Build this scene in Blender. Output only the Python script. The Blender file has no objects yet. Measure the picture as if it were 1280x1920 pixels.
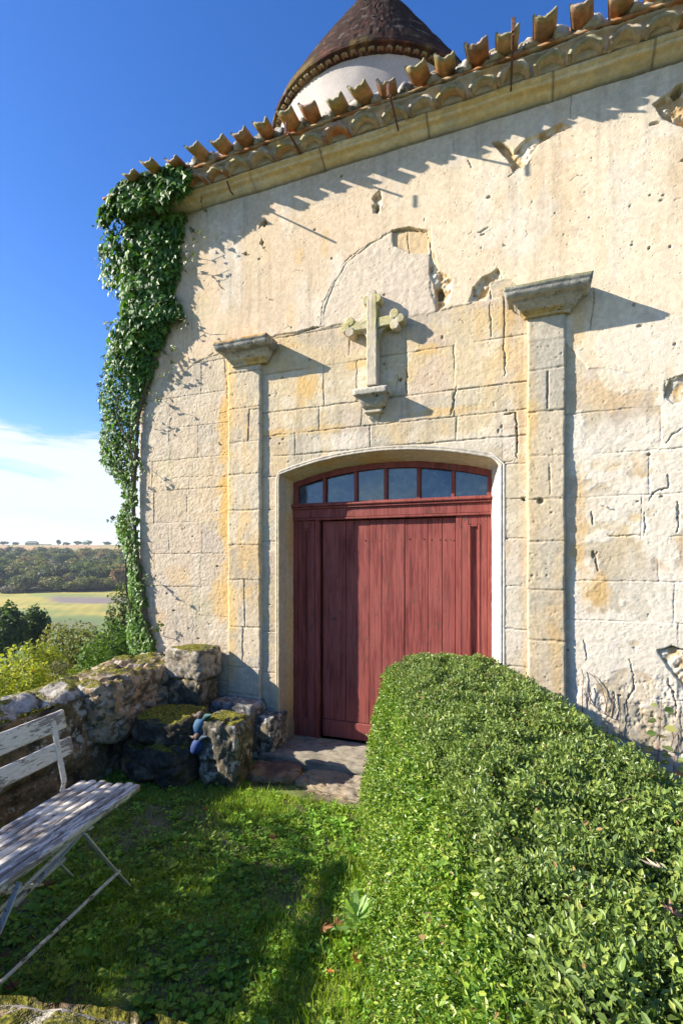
import bpy, math, random
import numpy as np
from mathutils import Vector, Matrix

SC = bpy.context.scene
COL = SC.collection
# ------------------------------------------------------------------ camera
CY, CZ, YAW = -3.8, 1.65, math.atan2(0.3626, 0.932)
FPX, HORY = 930.0, 1050.0                # focal length and horizon in photo pixels
cam_d = bpy.data.cameras.new('camera')
cam_d.sensor_fit = 'HORIZONTAL'; cam_d.sensor_width = 36.0
cam_d.lens = FPX / 1280 * 36.0
cam_d.shift_y = (HORY - 960) / 1280
cam_d.clip_start = 0.05; cam_d.clip_end = 6000
cam = bpy.data.objects.new('camera', cam_d); COL.objects.link(cam)
cam.location = (0, CY, CZ); cam.rotation_euler = (math.pi/2, 0, YAW)
SC.camera = cam
# ------------------------------------------------------------------ light
SUN = Vector((-2.3, -1.0, 1.34)).normalized()      # towards the sun
SUN_EL = math.asin(SUN.z)
SUN_AZ = math.atan2(SUN.x, SUN.y)                 # clockwise from +Y
sd = bpy.data.lights.new('sun', 'SUN'); sd.energy = 5.0; sd.angle = math.radians(0.55)
sd.color = (1.0, 0.925, 0.81)
sun = bpy.data.objects.new('sun', sd); COL.objects.link(sun)
sun.rotation_euler = SUN.to_track_quat('Z', 'Y').to_euler()
SC.view_settings.view_transform = 'Standard'; SC.view_settings.look = 'None'
SC.view_settings.gamma = 1.0; SC.view_settings.use_curve_mapping = False
SC.view_settings.exposure = 1.25
try: SC.cycles.max_bounces = 6; SC.cycles.diffuse_bounces = 3; SC.cycles.transparent_max_bounces = 4
except Exception: pass

def nn(nt, t, **kw):
    n = nt.nodes.new(t)
    for k, v in kw.items():
        setattr(n, k, v)
    return n

W = bpy.data.worlds.new('World'); SC.world = W; W.use_nodes = True
nt = W.node_tree; nt.nodes.clear(); L = nt.links
out = nt.nodes.new('ShaderNodeOutputWorld'); bg = nt.nodes.new('ShaderNodeBackground')
sky = nt.nodes.new('ShaderNodeTexSky'); sky.sky_type = 'NISHITA'; sky.sun_disc = False
sky.sun_elevation = SUN_EL; sky.sun_rotation = SUN_AZ
sky.altitude = 300; sky.air_density = 1.0; sky.dust_density = 0.35; sky.ozone_density = 3.5
bg.inputs['Strength'].default_value = 0.095
tc = nt.nodes.new('ShaderNodeTexCoord'); sx = nt.nodes.new('ShaderNodeSeparateXYZ')
L.new(tc.outputs['Generated'], sx.inputs[0])
mp = nt.nodes.new('ShaderNodeMapping'); mp.inputs['Scale'].default_value = (2.2, 2.2, 9.0)
mp.inputs['Location'].default_value = (1.3, 0.4, 0.6)
L.new(tc.outputs['Generated'], mp.inputs[0])
nz = nt.nodes.new('ShaderNodeTexNoise'); nz.inputs['Scale'].default_value = 1.6
nz.inputs['Detail'].default_value = 7; nz.inputs['Roughness'].default_value = 0.62; nz.inputs['Distortion'].default_value = 0.5
L.new(mp.outputs[0], nz.inputs['Vector'])
def m_(op, a, b=None, clamp=False):
    n = nt.nodes.new('ShaderNodeMath'); n.operation = op; n.use_clamp = clamp
    for i, v in enumerate((a, b)):
        if v is None: continue
        if isinstance(v, (int, float)): n.inputs[i].default_value = v
        else: L.new(v, n.inputs[i])
    return n.outputs[0]
def ramp_(v, a, b, c=0.0, d=1.0):
    n = nt.nodes.new('ShaderNodeMapRange'); n.interpolation_type = 'SMOOTHSTEP'
    n.inputs['From Min'].default_value = a; n.inputs['From Max'].default_value = b
    n.inputs['To Min'].default_value = c; n.inputs['To Max'].default_value = d
    L.new(v, n.inputs['Value']); return n.outputs[0]
low = ramp_(sx.outputs['Z'], 0.20, 0.30, 1, 0)          # cloud bank low over the valley
bank = ramp_(sx.outputs['X'], -0.35, -0.7, 0, 1)
base_ = m_('MULTIPLY', low, bank)
thr = m_('ADD', nz.outputs['Fac'], m_('MULTIPLY', m_('MULTIPLY', base_, ramp_(sx.outputs['Z'], .03, .12, .35, 1)), 0.26))
cl = ramp_(thr, 0.56, 0.74)
cl = m_('MULTIPLY', cl, ramp_(sx.outputs['Z'], 0.31, 0.22, 0, 1))
cl = m_('MULTIPLY', cl, bank, True)
hz = m_('MULTIPLY', ramp_(sx.outputs['Z'], 0.32, 0.0, 0, 0.30), bank)
cl = m_('MAXIMUM', cl, hz)
# the photograph's blue: deepen the clear sky
hs = nt.nodes.new('ShaderNodeHueSaturation'); hs.inputs['Saturation'].default_value = 1.27; hs.inputs['Hue'].default_value = 0.513; hs.inputs['Value'].default_value = 1.12
L.new(sky.outputs[0], hs.inputs['Color'])
mx = nt.nodes.new('ShaderNodeMix'); mx.data_type = 'RGBA'
L.new(cl, mx.inputs[0]); L.new(hs.outputs[0], mx.inputs[6])
mx.inputs[7].default_value = (4.2, 4.65, 5.3, 1)
L.new(mx.outputs[2], bg.inputs['Color']); L.new(bg.outputs[0], out.inputs[0])

# ------------------------------------------------------------------ helpers: view geometry
cS, cC = math.sin(YAW), math.cos(YAW)
def ray(px, py):
    r = (px - 640) / FPX; u = (HORY - py) / FPX
    return (-cS + r*cC, cC + r*cS, u)
def at_y(px, py, y):
    d = ray(px, py); t = (y - CY) / d[1]; return (d[0]*t, y, CZ + d[2]*t)
def at_z(px, py, z):
    d = ray(px, py); t = (z - CZ) / d[2]; return (d[0]*t, CY + d[1]*t, z)
def at_f(px, py, f):
    d = ray(px, py); return (d[0]*f, CY + d[1]*f, CZ + d[2]*f)
def wp(px, py, y=0.0):
    p = at_y(px, py, y); return (p[0], p[2])

# ------------------------------------------------------------------ noise
_rs = np.random.RandomState(5)
_T2 = _rs.rand(256, 256); _T3 = _rs.rand(64, 64, 64)
def vn2(x, y, s=0):
    x = np.asarray(x, float) + s*17.31; y = np.asarray(y, float) + s*7.77
    xi = np.floor(x).astype(int); yi = np.floor(y).astype(int)
    fx = x - xi; fy = y - yi; fx = fx*fx*(3-2*fx); fy = fy*fy*(3-2*fy)
    a = _T2[xi & 255, yi & 255]; b = _T2[(xi+1) & 255, yi & 255]
    c = _T2[xi & 255, (yi+1) & 255]; d = _T2[(xi+1) & 255, (yi+1) & 255]
    return (a*(1-fx)+b*fx)*(1-fy) + (c*(1-fx)+d*fx)*fy
def fb2(x, y, s=0, o=4, g=0.5):
    t = 0; a = 1.0; n = 0
    for i in range(o):
        t = t + a*vn2(x*2**i, y*2**i, s+i*3); n += a; a *= g
    return t/n
def vn3(p, s=0):
    p = p + s*11.13
    i = np.floor(p).astype(int); f = p - i; f = f*f*(3-2*f)
    r = 0
    for dx in (0, 1):
        for dy in (0, 1):
            for dz in (0, 1):
                w = (f[:, 0] if dx else 1-f[:, 0])*(f[:, 1] if dy else 1-f[:, 1])*(f[:, 2] if dz else 1-f[:, 2])
                r = r + w*_T3[(i[:, 0]+dx) & 63, (i[:, 1]+dy) & 63, (i[:, 2]+dz) & 63]
    return r
def fb3(p, s=0, o=4, g=0.5):
    t = 0; a = 1.0; n = 0
    for i in range(o):
        t = t + a*vn3(p*2**i, s+i*3); n += a; a *= g
    return t/n
def sst(a, b, x):
    t = np.clip((x-a)/(b-a), 0, 1); return t*t*(3-2*t)
def mix(a, b, t):
    return a*(1-t[..., None]) + b*t[..., None]
def C3(*c): return np.array(c, float)

# ------------------------------------------------------------------ helpers: objects
def mesh(name, V, quads=None, tris=None, mat=None, parent=None, smooth=False, col=None, faces=None):
    V = np.asarray(V, np.float32).reshape(-1, 3)
    me = bpy.data.meshes.new(name)
    if faces is not None:
        me.from_pydata([tuple(v) for v in V.tolist()], [], faces)
    else:
        q = np.zeros((0, 4), np.int32) if quads is None else np.asarray(quads, np.int32).reshape(-1, 4)
        t = np.zeros((0, 3), np.int32) if tris is None else np.asarray(tris, np.int32).reshape(-1, 3)
        me.vertices.add(len(V)); me.vertices.foreach_set('co', V.ravel())
        nl = len(q)*4 + len(t)*3
        me.loops.add(nl); me.polygons.add(len(q)+len(t))
        me.loops.foreach_set('vertex_index', np.concatenate([q.ravel(), t.ravel()]).astype(np.int32))
        st = np.concatenate([np.arange(len(q))*4, len(q)*4 + np.arange(len(t))*3]).astype(np.int32)
        me.polygons.foreach_set('loop_start', st)
        me.update(calc_edges=True)
    me.polygons.foreach_set('use_smooth', np.full(len(me.polygons), bool(smooth)))
    if col is not None:
        col = np.asarray(col, np.float32)
        if col.ndim == 1: col = np.tile(col, (len(V), 1))
        ca = me.color_attributes.new('Col', 'FLOAT_COLOR', 'POINT')
        c4 = np.ones((len(V), 4), np.float32); c4[:, :3] = np.clip(col[:, :3], 0, 1)
        ca.data.foreach_set('color', c4.ravel())
    me.validate(verbose=False)
    o = bpy.data.objects.new(name, me); COL.objects.link(o)
    if mat: me.materials.append(mat)
    if parent: o.parent = parent
    return o
def tag(o, label=None, cat=None, group=None, kind=None):
    if label: o['label'] = label
    if cat: o['category'] = cat
    if group: o['group'] = group
    if kind: o['kind'] = kind
    return o
def thing(name, label, cat, loc=(0, 0, 0), group=None):
    o = bpy.data.objects.new(name, None); COL.objects.link(o); o.location = (0, 0, 0)
    o.empty_display_size = 0.2
    return tag(o, label, cat, group)
class MB:                                    # collects shapes into one mesh
    def __init__(s): s.v = []; s.q = []; s.t = []; s.c = []; s.n = 0
    def add(s, V, q=None, t=None, c=None):
        V = np.asarray(V, float).reshape(-1, 3)
        if q is not None and len(q): s.q.append(np.asarray(q).reshape(-1, 4)+s.n)
        if t is not None and len(t): s.t.append(np.asarray(t).reshape(-1, 3)+s.n)
        s.v.append(V); s.n += len(V)
        cc = np.ones((len(V), 3))*0.5 if c is None else np.broadcast_to(np.asarray(c, float), (len(V), 3))
        s.c.append(cc)
    def build(s, name, mat=None, parent=None, smooth=False):
        return mesh(name, np.concatenate(s.v), np.concatenate(s.q) if s.q else None,
                    np.concatenate(s.t) if s.t else None, mat, parent, smooth, np.concatenate(s.c))
def grid_quads(nu, nv, wrap_u=False, wrap_v=False):
    a = np.arange(nu*nv).reshape(nu, nv)
    if wrap_u: a = np.vstack([a, a[:1]])
    if wrap_v: a = np.hstack([a, a[:, :1]])
    return np.stack([a[:-1, :-1], a[1:, :-1], a[1:, 1:], a[:-1, 1:]], -1).reshape(-1, 4)
def box(mb, lo, hi, c=None, bev=0.0, M=None):
    lo = np.array(lo, float); hi = np.array(hi, float)
    b = min(bev, *((hi-lo)/2.01))
    if b <= 0:
        V = np.array([[x, y, z] for x in (lo[0], hi[0]) for y in (lo[1], hi[1]) for z in (lo[2], hi[2])])
        Q = [[0, 1, 3, 2], [4, 6, 7, 5], [0, 4, 5, 1], [2, 3, 7, 6], [0, 2, 6, 4], [1, 5, 7, 3]]
        T = None
    else:                                     # chamfered box: 24 verts
        V = []; idx = {}
        for i, x in enumerate((lo[0], hi[0])):
            for j, y in enumerate((lo[1], hi[1])):
                for k, z in enumerate((lo[2], hi[2])):
                    sgn = np.array([1-2*i, 1-2*j, 1-2*k])
                    for ax in range(3):
                        p = np.array([x, y, z]) + sgn*b; p[ax] = (x, y, z)[ax]
                        idx[(i, j, k, ax)] = len(V); V.append(p)
        Q = []; T = []
        for ax in range(3):
            o1, o2 = [a for a in range(3) if a != ax]
            for s in (0, 1):
                f = []
                for (u, v) in ((0, 0), (1, 0), (1, 1), (0, 1)):
                    key = [0, 0, 0]; key[ax] = s; key[o1] = u; key[o2] = v
                    f.append(idx[(*key, ax)])
                Q.append(f)
            for u in (0, 1):
                for v in (0, 1):              # edge along ax
                    k0 = [0, 0, 0]; k0[o1] = u; k0[o2] = v; k1 = list(k0); k1[ax] = 1
                    Q.append([idx[(*k0, o1)], idx[(*k1, o1)], idx[(*k1, o2)], idx[(*k0, o2)]])
        for i in (0, 1):
            for j in (0, 1):
                for k in (0, 1): T.append([idx[(i, j, k, a)] for a in range(3)])
        V = np.array(V)
    if M is not None: V = np.array([M @ Vector(v) for v in V])
    mb.add(V, Q, T, c)
def tube(mb, pts, rad, n=8, c=None, caps=True):
    pts = [Vector(p) for p in pts]; m = len(pts)
    rad = rad if hasattr(rad, '__len__') else [rad]*m
    V = []; up = None
    for i, p in enumerate(pts):
        d = (pts[min(i+1, m-1)] - pts[max(i-1, 0)]).normalized()
        if up is None: up = d.orthogonal().normalized()
        up = (up - d*up.dot(d)).normalized(); w = d.cross(up)
        for k in range(n):
            a = 2*math.pi*k/n; V.append(p + (up*math.cos(a) + w*math.sin(a))*rad[i])
    q = grid_quads(m, n, wrap_v=True)
    t = []
    if caps:
        V.append(pts[0]); V.append(pts[-1]); a = m*n; b = a+1
        for k in range(n): t.append([a, (k+1) % n, k]); t.append([b, (m-1)*n+k, (m-1)*n+(k+1) % n])
    mb.add(np.array([tuple(v) for v in V]), q, t, c)
def rand_rot_frames(A, N):
    A = A/np.linalg.norm(A, axis=1, keepdims=True)
    B = np.cross(N, A); B /= np.linalg.norm(B, axis=1, keepdims=True)+1e-9
    N2 = np.cross(A, B)
    return A, B, N2
def scatter(mb, tmpl, q, P, A, N, S, col, W=None):
    """place the template (k,3: length, width, normal) at P with axis A and normal N"""
    A, B, N2 = rand_rot_frames(A, N); n = len(P); k = len(tmpl)
    S = np.broadcast_to(S, (n,)); W = np.ones(n) if W is None else W
    V = P[:, None, :] + S[:, None, None]*(tmpl[None, :, 0:1]*A[:, None, :] + (W[:, None, None]*tmpl[None, :, 1:2])*B[:, None, :] + tmpl[None, :, 2:3]*N2[:, None, :])
    Q = (np.asarray(q)[None] + (np.arange(n)*k)[:, None, None])
    c = np.repeat(col, k, axis=0)
    if Q.shape[-1] == 4: mb.add(V.reshape(-1, 3), Q.reshape(-1, 4), None, c)
    else: mb.add(V.reshape(-1, 3), None, Q.reshape(-1, 3), c)
LEAF = np.array([[0, 0, 0], [.3, .24, .05], [.72, .2, .03], [1, 0, -.05], [.72, -.2, .03], [.3, -.24, .05]])
LEAFQ = [[0, 1, 2, 3], [0, 3, 4, 5]]
CARD = np.array([[0, -.28, 0], [0.55, -.5, .08], [1, 0.05, -.05], [.5, .5, .1]]); CARDQ = [[0, 1, 2, 3]]
IVY = np.array([[0, 0, 0], [-.08, .3, .02], [.28, .52, -.04], [.45, .26, .05], [1.0, 0, -.1], [.45, -.26, .05], [.28, -.52, -.04], [-.08, -.3, .02], [.4, 0, .09]])
IVYQ = [[0, 1, 2, 8], [8, 2, 3, 4], [8, 4, 5, 6], [0, 8, 6, 7]]
BLADE = np.array([[0, -.5, 0], [0, .5, 0], [.5, .4, .06], [.5, -.4, .06], [1, 0, .22]])
def norm(a): return a/(np.linalg.norm(a, axis=-1, keepdims=True)+1e-9)
def rdir(rs, n): return norm(rs.normal(size=(n, 3)))

# ------------------------------------------------------------------ materials
def material(name): 
    m = bpy.data.materials.new(name); m.use_nodes = True
    b = m.node_tree.nodes['Principled BSDF']; return m, m.node_tree, b
def noise_node(t, scale, detail=4, rough=0.55, vec=None, sc3=None, dist=0.0):
    n = t.nodes.new('ShaderNodeTexNoise'); n.inputs['Scale'].default_value = scale
    n.inputs['Detail'].default_value = detail; n.inputs['Roughness'].default_value = rough
    n.inputs['Distortion'].default_value = dist
    c = t.nodes.new('ShaderNodeTexCoord'); src = c.outputs['Object']
    if sc3:
        mpn = t.nodes.new('ShaderNodeMapping'); mpn.inputs['Scale'].default_value = sc3
        t.links.new(src, mpn.inputs[0]); src = mpn.outputs[0]
    t.links.new(src, n.inputs['Vector']); return n
def rng(t, v, a, b, c=0.0, d=1.0, smooth=True):
    n = t.nodes.new('ShaderNodeMapRange')
    if smooth: n.interpolation_type = 'SMOOTHSTEP'
    for k, x in (('From Min', a), ('From Max', b), ('To Min', c), ('To Max', d)): n.inputs[k].default_value = x
    t.links.new(v, n.inputs['Value']); return n.outputs[0]
def mixc(t, f, a, b, mode='MIX'):
    n = t.nodes.new('ShaderNodeMix'); n.data_type = 'RGBA'; n.blend_type = mode
    for i, v in ((0, f), (6, a), (7, b)):
        if isinstance(v, (int, float)): n.inputs[i].default_value = v
        elif isinstance(v, tuple): n.inputs[i].default_value = (*v, 1)
        else: t.links.new(v, n.inputs[i])
    return n.outputs[2]
def mathn(t, op, a, b):
    n = t.nodes.new('ShaderNodeMath'); n.operation = op
    for i, v in enumerate((a, b)):
        if isinstance(v, (int, float)): n.inputs[i].default_value = v
        else: t.links.new(v, n.inputs[i])
    return n.outputs[0]
def bump(t, b, h, strength, dist, prev=None):
    n = t.nodes.new('ShaderNodeBump'); n.inputs['Strength'].default_value = strength
    n.inputs['Distance'].default_value = dist; t.links.new(h, n.inputs['Height'])
    if prev: t.links.new(prev, n.inputs['Normal'])
    t.links.new(n.outputs[0], b.inputs['Normal']); return n.outputs[0]
def attr(t):
    a = t.nodes.new('ShaderNodeAttribute'); a.attribute_name = 'Col'; return a.outputs['Color']

def mat_stone(name='stone', tint=0.30, bs=1.0, moss=0.0, lichen=0.0, fine=170, cb=1.0):
    m, t, b = material(name)
    c = attr(t)
    n1 = noise_node(t, 28, 5, 0.65); n2 = noise_node(t, fine, 3, 0.6)
    v = mathn(t, 'ADD', rng(t, n1.outputs['Fac'], 0.3, 0.7, 1-tint, 1+tint*0.6, False), rng(t, n2.outputs['Fac'], 0.3, 0.7, -.10, .10, False))
    cc = t.nodes.new('ShaderNodeVectorMath'); cc.operation = 'SCALE'
    t.links.new(c, cc.inputs[0]); t.links.new(v, cc.inputs['Scale'])
    colr = cc.outputs[0]
    if lichen > 0:
        l1 = noise_node(t, 16, 6, 0.72); l2 = noise_node(t, 5, 3, 0.5)
        f = rng(t, mathn(t, 'ADD', l1.outputs['Fac'], mathn(t, 'MULTIPLY', l2.outputs['Fac'], .4)), .78-lichen*.2, .86-lichen*.2)
        colr = mixc(t, f, colr, (.42, .40, .34))
        l3 = noise_node(t, 22, 6, 0.7)
        colr = mixc(t, rng(t, l3.outputs['Fac'], .60, .66), colr, (.035, .032, .028))
    if moss > 0:
        g = t.nodes.new('ShaderNodeNewGeometry'); s = t.nodes.new('ShaderNodeSeparateXYZ')
        t.links.new(g.outputs['Normal'], s.inputs[0])
        mn = noise_node(t, 4.5, 6, 0.72)
        f = rng(t, mathn(t, 'ADD', mathn(t, 'MULTIPLY', s.outputs['Z'], .55), mn.outputs['Fac']), 1.02-moss*.3, 1.12-moss*.3)
        mc = noise_node(t, 60, 4, .6)
        mcol = mixc(t, rng(t, mc.outputs['Fac'], .35, .65), (.045, .052, .008), (.24, .22, .03))
        colr = mixc(t, f, colr, mcol); mossh = mathn(t, 'MULTIPLY', f, mathn(t, 'ADD', mc.outputs['Fac'], .6))
    t.links.new(colr, b.inputs['Base Color'])
    b.inputs['Roughness'].default_value = 0.93; b.inputs['Specular IOR Level'].default_value = 0.15
    p = bump(t, b, n2.outputs['Fac'], 0.55*bs, 0.004)
    p = bump(t, b, n1.outputs['Fac'], 0.5*bs*cb, 0.010, p)
    if moss > 0: bump(t, b, mossh, .9, .014, p)
    return m
M_WALL = mat_stone('limewashed_stone', 0.13, 0.8, cb=.22)
M_TRIM = mat_stone('carved_stone', 0.2, 0.8, cb=.45)
M_CAP = mat_stone('lichened_capital_stone', 0.3, 1.0, lichen=.1)
M_RUB = mat_stone('mossy_rubble', 0.45, 1.7, moss=.24, lichen=.15, fine=90)
M_RUBD = mat_stone('dark_rubble', 0.5, 1.6, moss=.45, lichen=.0, fine=90)
M_PLINTH = mat_stone('mottled_plinth', 0.5, 1.6, lichen=.25, fine=90)
M_TILE = mat_stone('terracotta', 0.35, 0.9, lichen=0.0)

def mat_leaf(name, rough=0.4, trans=0.3, spec=0.5):
    m, t, b = material(name)
    c = attr(t); t.links.new(c, b.inputs['Base Color'])
    b.inputs['Roughness'].default_value = rough; b.inputs['Specular IOR Level'].default_value = spec
    tr = t.nodes.new('ShaderNodeBsdfTranslucent')
    g = mixc(t, 1.0, c, (1.5, 1.7, 0.6), 'MULTIPLY'); t.links.new(g, tr.inputs['Color'])
    ms = t.nodes.new('ShaderNodeMixShader'); ms.inputs[0].default_value = trans
    t.links.new(b.outputs[0], ms.inputs[1]); t.links.new(tr.outputs[0], ms.inputs[2])
    t.links.new(ms.outputs[0], t.nodes['Material Output'].inputs[0]); return m
M_HEDGE = mat_leaf('hedge_leaf', .40, .20, .42)
M_IVY = mat_leaf('ivy_leaf', .48, .25, .30)
M_GRASS = mat_leaf('grass_blade', .5, .35, .3)
M_TREE = mat_leaf('tree_leaf', .6, .25, .2)
M_DEAD = mat_leaf('dead_leaf', .7, .2, .2)
def mat_flat(name, rough=.9):
    m, t, b = material(name); c = attr(t)
    n1 = noise_node(t, 30, 4); v = rng(t, n1.outputs['Fac'], .3, .7, .7, 1.25, False)
    cc = t.nodes.new('ShaderNodeVectorMath'); cc.operation = 'SCALE'
    t.links.new(c, cc.inputs[0]); t.links.new(v, cc.inputs['Scale']); t.links.new(cc.outputs[0], b.inputs['Base Color'])
    b.inputs['Roughness'].default_value = rough; bump(t, b, n1.outputs['Fac'], .3, .01); return m
M_PLAIN = mat_flat('weathered_plain')
def mat_door():
    m, t, b = material('red_painted_wood')
    g = noise_node(t, 1, 6, .7, sc3=(85, 85, 3.5)); g2 = noise_node(t, 1, 5, .75, sc3=(48, 48, 14), dist=.3); g3 = noise_node(t, 3.5, 3, .5); g4 = noise_node(t, 1, 3, .6, sc3=(9, 9, 2))
    c = mixc(t, rng(t, g.outputs['Fac'], .36, .64), (.120, .026, .022), (.275, .068, .056))
    c = mixc(t, rng(t, g4.outputs['Fac'], .38, .62, 0, .45), c, (.31, .092, .075))
    # flakes gather where the paint has weathered
    f = rng(t, mathn(t, 'ADD', g2.outputs['Fac'], mathn(t, 'MULTIPLY', g3.outputs['Fac'], .30)), .755, .785)
    c = mixc(t, mathn(t, 'MULTIPLY', f, .8), c, (.10, .055, .045)); t.links.new(c, b.inputs['Base Color'])
    b.inputs['Roughness'].default_value = .72; b.inputs['Specular IOR Level'].default_value = .2
    bump(t, b, mathn(t, 'SUBTRACT', g.outputs['Fac'], mathn(t, 'MULTIPLY', f, .4)), .35, .0025); return m
M_DOOR = mat_door()
def mat_bench(name='flaking_white_paint', s1=(60, 7, 60), s2=(200, 12, 200), th=.775, wa=(.20, .17, .145), wb=(.36, .32, .28)):
    m, t, b = material(name)
    g = noise_node(t, 1, 6, .72, sc3=s1, dist=.6); g2 = noise_node(t, 1, 4, .6, sc3=s2); g3 = noise_node(t, 5, 3)
    fl = mathn(t, 'ADD', g.outputs['Fac'], mathn(t, 'MULTIPLY', g3.outputs['Fac'], .5)); f = rng(t, fl, th, th+.03)
    w = mixc(t, rng(t, g2.outputs['Fac'], .3, .7), wa, wb)
    p = mixc(t, rng(t, g2.outputs['Fac'], .3, .7), (.62, .56, .46), (.78, .73, .63))
    c = mixc(t, f, p, w); t.links.new(c, b.inputs['Base Color']); b.inputs['Roughness'].default_value = .6
    b.inputs['Specular IOR Level'].default_value = .3
    h = mathn(t, 'SUBTRACT', mathn(t, 'MULTIPLY', g2.outputs['Fac'], .35), f); bump(t, b, h, .8, .002); return m
M_BENCH = mat_bench()
M_IRONW = mat_bench('painted_iron', (40, 40, 40), (90, 90, 90), .86, (.13, .07, .04), (.25, .16, .11))
def mat_rust():
    m, t, b = material('rusty_iron'); n = noise_node(t, 60, 5, .6)
    c = mixc(t, rng(t, n.outputs['Fac'], .35, .65), (.045, .022, .015), (.16, .06, .03)); t.links.new(c, b.inputs['Base Color'])
    b.inputs['Roughness'].default_value = .85; bump(t, b, n.outputs['Fac'], .5, .002); return m
M_RUST = mat_rust()
def mat_glass():
    m, t, b = material('dusty_sky_tinted_glass'); n = noise_node(t, 9, 6, .7, dist=1.2); n2 = noise_node(t, 3.0, 3, .5)
    c = mixc(t, rng(t, n.outputs['Fac'], .42, .68), (.018, .042, .075), (.075, .115, .15)); t.links.new(c, b.inputs['Base Color'])  # dust tone with painted blue standing in for reflected sky
    b.inputs['Roughness'].default_value = .12; b.inputs['IOR'].default_value = 1.6; b.inputs['Specular IOR Level'].default_value = .8
    bump(t, b, n2.outputs['Fac'], .3, .02); return m
M_GLASS = mat_glass()
def mat_blue():
    m, t, b = material('blue_glazed_paint'); t.links.new(attr(t), b.inputs['Base Color']); b.inputs['Roughness'].default_value = .75; return m
M_BLUE = mat_blue()

# ================================================================== THE CHAPEL FRONT
chapel = thing('stone_chapel', 'old limestone chapel front with red door, carved cross, two pilasters and tiled eaves', 'building')
XL, XR, XF = -3.62, 3.0, 1.12
OX0, OX1, OSP, OCR = -2.04, -0.31, 2.35, 2.475          # door opening
OHW = (OX1-OX0)/2; OXC = (OX0+OX1)/2; ORI = OCR-OSP; ORAD = (OHW**2+ORI**2)/(2*ORI); OZC = OCR-ORAD
def arch_z(x, e=0.0): return OZC + np.sqrt(np.maximum((ORAD+e)**2-(x-OXC)**2, 0))

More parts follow.
